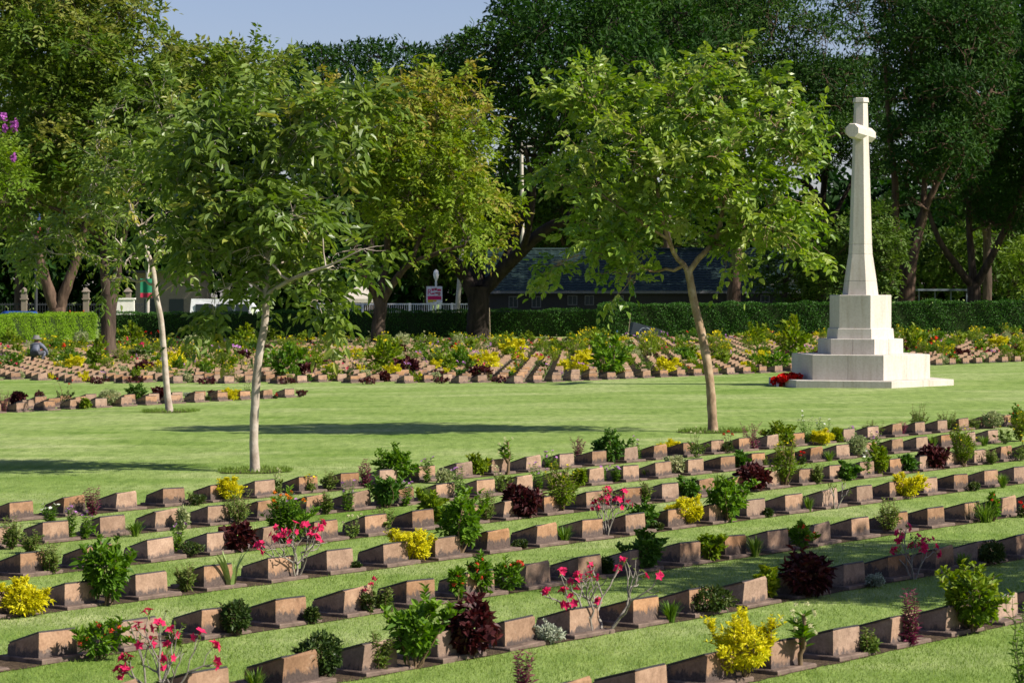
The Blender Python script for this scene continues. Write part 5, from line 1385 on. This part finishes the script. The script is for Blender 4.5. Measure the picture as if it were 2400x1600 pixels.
PL = [  # kind, photo x, y of the foot, height px, width px
 ("VIW",120,1226,44,55),("PUR",215,1207,68,40),("LOW",462,1184,30,62),("YEL",540,1174,62,66),("RWH",648,1161,64,40),("RYE",728,1155,42,30),("SHR",770,1150,46,50),("PUR",857,1143,66,36),("GRN",930,1133,88,112),("VIN",1001,1131,60,34),
 ("VAR",1041,1132,34,52),("LGN",1120,1115,44,48),("EUP",1190,1112,94,66),("PUR",1350,1087,64,52),("DGN",1424,1085,86,98),("VIN",1490,1080,58,30),("YEL",1570,1066,40,58),("RWH",1634,1073,74,60),("RRD",1705,1062,50,50),("PUR",1766,1055,64,66),
 ("LGN",1832,1046,54,84),("VIW",1889,1043,80,36),("VIW",1927,1040,60,44),("YEL",1927,1043,40,62),("LGN",1960,1036,30,34),("SHR",2045,1026,42,60),("PUR",2108,1021,34,38),("SHR",2152,1012,68,66),("SHR",2215,1009,46,60),("VAR",2327,1004,44,62),("IXO",2389,1000,46,50),("SHR",2285,1006,26,30),
 ("SHR",26,1287,76,62),("SHR",72,1296,54,60),("VIN",165,1264,76,34),("VIN",198,1262,62,44),("GRS",318,1257,48,68),("VAR",428,1242,56,34),("SHR",560,1227,82,88),("SHR",767,1205,54,36),("VIN",815,1198,72,40),("DGN",905,1190,84,80),("VIN",950,1186,56,44),("GRS",993,1180,52,52),
 ("VIN",1078,1172,78,40),("VIN",1409,1132,40,44),("VIN",1445,1129,36,36),("GRS",1516,1119,28,48),("VAR",1583,1112,48,66),("GRS",1944,1080,32,44),("VAR",2010,1072,58,58),("GRS",2307,1045,34,44),("RYE",2355,1040,52,50),("GRB",2392,1034,70,56),("SHR",1790,1094,24,24),("RRD",1880,1088,30,26),
 ("SHR",120,1345,74,60),("VIN",417,1292,64,40),("LOW",448,1305,42,72),("BUR",555,1292,74,98),("GOR",672,1278,124,108),("SHR",1140,1222,74,60),("BUR",1222,1213,88,112),("GRB",1315,1203,118,104),("SHR",1511,1180,56,40),("DGN",1616,1166,48,56),("BUR",1763,1151,78,98),("GRB",1838,1142,112,92),
 ("SHR",1915,1134,48,40),("DGN",1987,1126,44,50),("VIW",2030,1118,66,50),("LGN",2062,1115,70,48),("DGN",2129,1108,44,48),("BUR",2185,1100,64,84),("GRB",2258,1094,98,88),("SHR",2325,1088,40,44),("RYE",2392,1080,60,60),("SHR",900,1250,60,60),
 ("YEL",62,1445,98,138),("GRN",250,1419,165,150),("ALO",540,1377,98,120),("ADE",690,1356,142,190),("YEL",965,1317,92,132),("GRN",1080,1302,160,128),("LOW",1219,1285,20,50),("GRS",1324,1272,52,64),("ADE",1423,1258,118,106),("LOW",1541,1243,18,34),("YEL",1614,1233,78,108),
 ("GRN",1704,1223,110,118),("LOW",1801,1212,22,24),("GRS",1896,1199,46,34),("ADB",1962,1192,68,56),("YEL",2122,1168,66,98),("LOW",2284,1150,22,44),("GRS",2350,1143,42,48),("LOW",832,1338,22,30),
 ("IXO",232,1546,94,128),("DKG",552,1490,90,84),("LOW",731,1462,44,40),("RPK",862,1440,84,44),("SHR",900,1434,58,66),("IXO",1072,1406,88,30),("IXO",1128,1397,92,62),("IXO",1190,1388,70,88),("DKG",1420,1352,48,36),("DGN",1512,1338,98,98),("GRS",1770,1304,62,64),("IXO",1876,1285,54,62),
 ("SHR",2082,1250,86,76),("GRS",2310,1224,68,112),("RRD",2395,1212,36,34),("IXO",2330,1221,62,26),("SHR",408,1512,36,36),
 ("ADE",372,1660,240,270),("DKG",748,1594,120,138),("GRN",975,1567,170,136),("BUR",1100,1541,158,140),("SIL",1286,1509,52,82),("ADE",1410,1483,182,305),("GRS",1573,1458,64,76),("DKG",1662,1440,70,145),("BUR",1895,1400,120,140),("ADE",2140,1357,126,134),("SIL",2049,1376,32,52),("GRS",2256,1338,54,62),("DKG",2326,1324,58,74),
 ("GRS",600,1622,70,80),("SHR",885,1576,100,70),
 ("YEL",1745,1596,186,188),("EUP",1882,1570,160,135),("SHR",2039,1534,62,70),("PUR",2135,1513,132,44),("LGN",2275,1482,152,176),("PUR",1232,1668,140,60),("VIW",2392,1630,300,90),
 # the small block on the lawn
 ("PUR",8,966,52,40),("BUR",42,956,46,42),("PLO",92,938,24,36),("RRD",150,950,62,60),("LGN",200,958,22,34),("VAR",254,952,44,66),("DGN",318,942,44,52),("BUR",374,938,38,40),("SIL",440,934,16,24),("PLO",498,932,20,30),("YEL",540,938,34,46),("RWH",583,934,46,36),("PLO",706,930,18,36),("LOW",488,941,14,18),("RRD",645,934,12,14),
]
xr = rg(909)
for k, pr in (('A', .75), ('B', .75), ('C', .6), ('D', .35), ('E', .3), ('F', .2)):
    v = ROWS[k][0]
    for u in row_us[k][1:-1]:
        q = R1 * (u - .16 + xr.normal(0, .03)) + P1 * (v + .1 + xr.normal(0, .05))
        px, py = project([[q[0], q[1], gz(q[0])]])[0]
        if xr.uniform() > pr or not 0 < px < 2400: continue
        if any(abs(a[1] - px) < 34 and abs(a[2] - py) < 26 for a in PL): continue
        kk = ["SHR", "VIN", "LGN", "RWH", "VIW", "LOW", "GRS", "DGN", "RPK"][xr.choice(9, p=[.22, .18, .13, .1, .1, .1, .07, .06, .04])]
        sc_ = F_PX / q[1]
        hh_ = (.10 if kk == "LOW" else .24) * xr.uniform(.7, 1.35) * sc_
        PL.append((kk, px, py, hh_, hh_ * (1.6 if kk == "LOW" else .95)))
rows_of = {k: ROWS[k][0] for k in ROWS}
def which_row(p):
    if p[1] > 42: return 'L'
    v = p[0] * P1[0] + p[1] * P1[1]
    return min(rows_of, key=lambda k: abs(rows_of[k] + .1 - v))
plants = []
def place_plant(kind, px, py, hpx, wpx, seed):
    p = ground(px, py)
    s = p[1] / F_PX
    h, w = hpx * s * (.80 if kind == "YEL" else .86 if kind in ("BUR", "DGN") else 1.0), wpx * s
    rr = rg(seed)
    fol, stem, fl = build_plant(kind, h, w, rr)
    nm, ph, lm_, sm_ = KIND[kind]
    o = thing(nm, None, "plant", tuple(p), 0)
    fol.obj("foliage", [M[lm_]], o)
    if stem.n: stem.obj("stem", [M[sm_]], o, True)
    for (fk, pos, d, r) in fl:
        q = link("flower", FM[fk], o)
        q.location = tuple(pos); q.scale = (r, r, r)
        q.rotation_euler = (Vector(d).to_track_quat('Z', 'Y') @ Matrix.Rotation(rr.uniform(0, 6.283), 3, 'Z').to_quaternion()).to_euler()
    plants.append(dict(o=o, kind=kind, p=p[:2], h=h, w=w, row=which_row(p), phrase=ph))
for i, a in enumerate(PL):
    place_plant(*a, 1000 + i * 7)

# plants of the far block: a few shapes of each kind, copied
FARK = dict(YEL=(.38, .62), GRB=(.75, .72), LGN=(.55, .65), BUR=(.42, .6), VAR=(.42, .5), GRN=(.55, .6), RRD=(.5, .4), RWH=(.55, .5), RPK=(.45, .45), RYE=(.55, .5), IXO=(.42, .5), VIN=(.5, .4), SHR=(.45, .5), PLO=(.12, .55), DGN=(.45, .55))
FVAR = dict(red="f_red", cream="f_cream", yellow="f_yellow", pinkball="f_pink", coral="f_coral", lilac="f_lilac", white="f_white", orange="f_orange", pink="f_pink")
far_mesh = {}; far_geo = {}
for k, (h, w) in FARK.items():
    far_mesh[k] = []
    for s in range(3):
        rr = rg(hash((k, s)) % 99999 if False else sum(map(ord, k)) * 10 + s)
        fol, stem, fl = build_plant(k, h, w, rr, True)
        for V, Fc, A in zip(stem.V, stem.F, stem.A): pass
        n0 = fol.n
        for V, Fc, A, Mm in zip(stem.V, stem.F, stem.A, stem.M):
            off = fol.n
            fol.V.append(V); fol.A.append(A); fol.M.append(Mm + 1)
        off = n0
        for Fc in stem.F: fol.F.append(Fc + n0)
        fol.n = n0 + stem.n
        mats = [M[KIND[k][2]], M[KIND[k][3]]]
        for fk in sorted(set(q[0] for q in fl)):
            mats.append(M[FVAR[fk]])
            P = np.array([q[1] for q in fl if q[0] == fk]); D = np.array([q[2] for q in fl if q[0] == fk]); r = np.array([q[3] for q in fl if q[0] == fk])
            for a in range(4):
                dd = nrm(D * .6 + rr.normal(0, .8, D.shape)); leaf4(fol, P, dd, nrm(D + rr.normal(0, .3, D.shape)), r * 2.4, r * 2.2, len(mats) - 1, rr.uniform(0, 1, len(P)))
        far_mesh[k].append(fol.mesh(KIND[k][0], mats)); far_geo[(k, s)] = (fol, mats)
FARLIST = D2([]) + [(a / .98, b / .98, k, h / .98) for a, b, k, h in [
 (95,838,"YEL",26),(172,852,"YEL",24),(222,846,"LGN",46),(185,800,"VAR",32),(245,812,"LGN",24),(438,806,"VAR",30),(470,790,"VAR",28),(408,852,"YEL",30),(430,836,"GRB",44),(382,846,"GRB",36),(655,872,"GRN",56),(640,850,"GRB",40),(698,872,"BUR",30),(330,862,"BUR",24),
 (548,852,"VIN",44),(520,856,"LGN",36),(600,800,"RWH",30),(815,832,"YEL",22),(885,856,"LGN",56),(880,838,"GRB",46),(902,868,"YEL",22),(935,862,"BUR",30),(1000,848,"RYE",44),(1118,855,"YEL",32),(1105,872,"BUR",24),(1055,850,"GRN",34),(1050,800,"VAR",24),(965,806,"RWH",34),(922,800,"VAR",28),
 (1178,822,"YEL",30),(1170,812,"GRB",36),(1250,855,"RPK",30),(1330,862,"YEL",32),(1345,840,"YEL",24),(1322,826,"GRB",46),(1372,812,"LGN",34),(1398,866,"GRN",60),(1490,830,"GRB",56),(1500,808,"GRB",40),(1530,862,"YEL",28),(1530,850,"BUR",20),(1478,858,"RWH",44),(1450,815,"RWH",36),(1640,822,"GRB",48),(1662,838,"GRB",44),
 (1735,800,"LGN",40),(1750,838,"YEL",22),(1822,820,"LGN",56),(1788,852,"GRN",38),(1880,826,"GRB",30),(2105,816,"LGN",46),(2240,796,"GRB",34),(2312,792,"VAR",24),(2148,815,"IXO",30),(2172,822,"YEL",22),(2292,806,"YEL",24),(2200,800,"LGN",26),
 (700,790,"LGN",20),(745,800,"GRB",28),(760,840,"RWH",36),(800,870,"RPK",26),(860,790,"RWH",24),(20,800,"LGN",28),(50,845,"RWH",40),(10,830,"RPK",30),(150,830,"RRD",30),(300,800,"LGN",40),(315,830,"RPK",40),(355,800,"RRD",30),(560,800,"LGN",34),(620,790,"LGN",24)]]
rr = rg(404)
far_objs = []
def far_plant(k, q, h):
    if (abs(q[0] / q[1] - gp_[0] / gp_[1]) * 84 < .55 and q[1] < gp_[1] + .5 and q[1] > gp_[1] - 12):
        if q[1] > gp_[1] - 1.2: return
        h = min(h, .16)
    me = far_mesh[k][rr.integers(3)]
    o = link(KIND[k][0], me); s = h / FARK[k][0]
    sw = s * rr.uniform(.85, 1.25)
    o.location = (q[0], q[1], gz(q[0])); o.scale = (sw, sw, s); o.rotation_euler = (0, 0, rr.uniform(0, 6.283))
    tag(o, KIND[k][1] + " among the massed graves before the hedge", "plant", KIND[k][1] + " in the far grave block")
    far_objs.append(o)
for (px, py, k, hp) in FARLIST:
    q = ground(px, py); far_plant(k, q, 1.3 * hp * q[1] / F_PX)
pk = ["LGN", "GRB", "YEL", "BUR", "VAR", "RWH", "RPK", "RRD", "RYE", "SHR", "VIN", "GRN", "IXO", "DGN"]
pw = np.array([13, 10, 8, 4, 8, 13, 6, 3, 6, 13, 8, 7, 2, 5], float); pw /= pw.sum()
front = [p for p in far_pts if p[0] < 999]
cand = range(len(front))
n_ind = 0; rest = []
for ci in cand:
    y, x, j, i = front[ci]
    u = rr.uniform()
    if u > (.46 if y < 74 else .62): continue
    q = np.array([x, y]) + FR * (.47 + rr.normal(0, .03)) + FP * (.15 + rr.normal(0, .06))
    k = pk[rr.choice(len(pk), p=pw)]
    h = FARK[k][0] * rr.uniform(.40, .88) * (.8 if y < 68 else 1)
    if n_ind < 520:
        far_plant(k, q, h); n_ind += 1
    else:
        rest.append((q, k, h))
for q in ((258, 899), (515, 900), (345, 897), (700, 900), (890, 900), (1060, 898), (1200, 897)):     # dark mats at the row ends
    g_ = ground(q[0] - 28, q[1]); far_plant("PLO", g_, .14)
gs = Geo(); smats = []
for q, k, h in rest:
    fg, mats = far_geo[(k, int(rr.integers(3)))]
    sz = h / FARK[k][0]; sw = sz * rr.uniform(.85, 1.3); a = rr.uniform(0, 6.283); ca, sa = math.cos(a), math.sin(a)
    Rm = np.array([[ca * sw, sa * sw, 0], [-sa * sw, ca * sw, 0], [0, 0, sz]])
    V = np.concatenate(fg.V) @ Rm + np.array([q[0], q[1], gz(q[0])])
    off = gs.n
    gs.V.append(V); gs.A.append(np.concatenate(fg.A)); gs.n += len(V)
    for Fc, Mm in zip(fg.F, fg.M):
        gs.F.append(Fc + off)
        ids = []
        for m_ in range(len(mats)):
            if mats[m_] not in smats: smats.append(mats[m_])
            ids.append(smats.index(mats[m_]))
        gs.M.append(np.array(ids)[Mm])
tag(gs.obj("bedding_plants", smats), "mass of small bedding plants between the distant graves", "bedding plants", kind="stuff")

# loose soil and longer grass round the feet of the young trees
for (px, py, r) in ((598, 1105, .42), (1672, 1012, .5), (398, 965, .5)):
    c = ground(px, py); rr = rg(px)
    g = Geo(); a = np.linspace(0, 2 * math.pi, 29)[:-1]
    rad = r * (1 + rr.normal(0, .08, 28))
    V = [(c[0], c[1], c[2] + .008)] + [(c[0] + q * math.cos(t), c[1] + q * math.sin(t) * .9, gz(c[0] + q * math.cos(t)) + .006) for q, t in zip(rad, a)]
    g.add(V, [(0, i + 1, (i + 1) % 28 + 1) for i in range(28)])
    tag(g.obj("tree_pit", [M["soil"]]), kind="structure")
    g = Geo(); n = 900
    t = rr.uniform(0, 6.283, n); q = r * np.sqrt(rr.uniform(.5, 1.25, n))
    P = np.stack([c[0] + q * np.cos(t), c[1] + q * np.sin(t) * .9, gz(c[0] + q * np.cos(t))], 1)
    leaf4(g, P, nrm(np.stack([rr.normal(0, .4, n), rr.normal(0, .4, n), np.ones(n)], 1)), rr.normal(0, 1, (n, 3)), rr.uniform(.04, .09, n), .008, 0, rr.uniform(0, .6, n))
    tag(g.obj("long_grass", [M["grass"]]), "tuft of longer grass around a young tree's foot", "grass", kind="stuff")

# ------------------------------------------------------------------ labels that single things out
def an(t):
    return ("an " if t[0] in "aeiou" else "a ") + t
def where(k):
    return "in the small grave block" if k == 'L' else "in the %s row from the lawn" % ORD[k]
bykey = {}
for d in plants: bykey.setdefault((d["phrase"], d["row"]), []).append(d)
for (ph, k), ds in bykey.items():
    ds.sort(key=lambda d: d["h"] * d["w"])
    for i, d in enumerate(ds):
        lab = ph + " " + where(k)
        if len(ds) > 1:
            near = sorted((e for e in plants if e is not d and e["kind"] != d["kind"]), key=lambda e: np.linalg.norm(e["p"] - d["p"]))[0]
            short = " ".join(near["o"].name.split(".")[0].split("_"))
            size = "large " if i == len(ds) - 1 else ("small " if i == 0 else "")
            lab = size + " ".join(ph.split(" with ")[0].split(" tipped ")[0].split()) + " near " + an(short) + ", " + (("%s row from the lawn" % ORD[k]) if k != 'L' else "small grave block")
        d["lab"] = lab
seen = {}
for d in plants: seen.setdefault(d["lab"], []).append(d)
for lab, ds in seen.items():
    for d in ds:
        d["o"]["label"] = lab
        d["o"]["group"] = d["phrase"] + " among the graves"
for o, c, k in markers:
    base = "weathered brown stone grave marker"
    if k == 'X':
        fo_ = min(far_objs, key=lambda e: (e.location.x - c[0]) ** 2 + (e.location.y - c[1]) ** 2)
        near_ = math.hypot(fo_.location.x - c[0], fo_.location.y - c[1]) < .75
        o["label"] = "low brown grave marker " + ("beside " + an(" ".join(fo_.name.split(".")[0].split("_"))) if near_ else "standing bare") + " at the far block's lawn edge"; o["group"] = "front grave markers of the far block"; continue
    near = sorted(plants, key=lambda e: np.linalg.norm(e["p"] - c))[0]
    dist = np.linalg.norm(near["p"] - c)
    short = " ".join(near["o"].name.split(".")[0].split("_"))
    place = "small grave block" if k == 'L' else "%s row from the lawn" % ORD[k]
    o["label"] = base + (" beside " + an(short) if dist < .62 else " without a plant beside it") + ", " + place
    o["group"] = "grave markers in the " + place
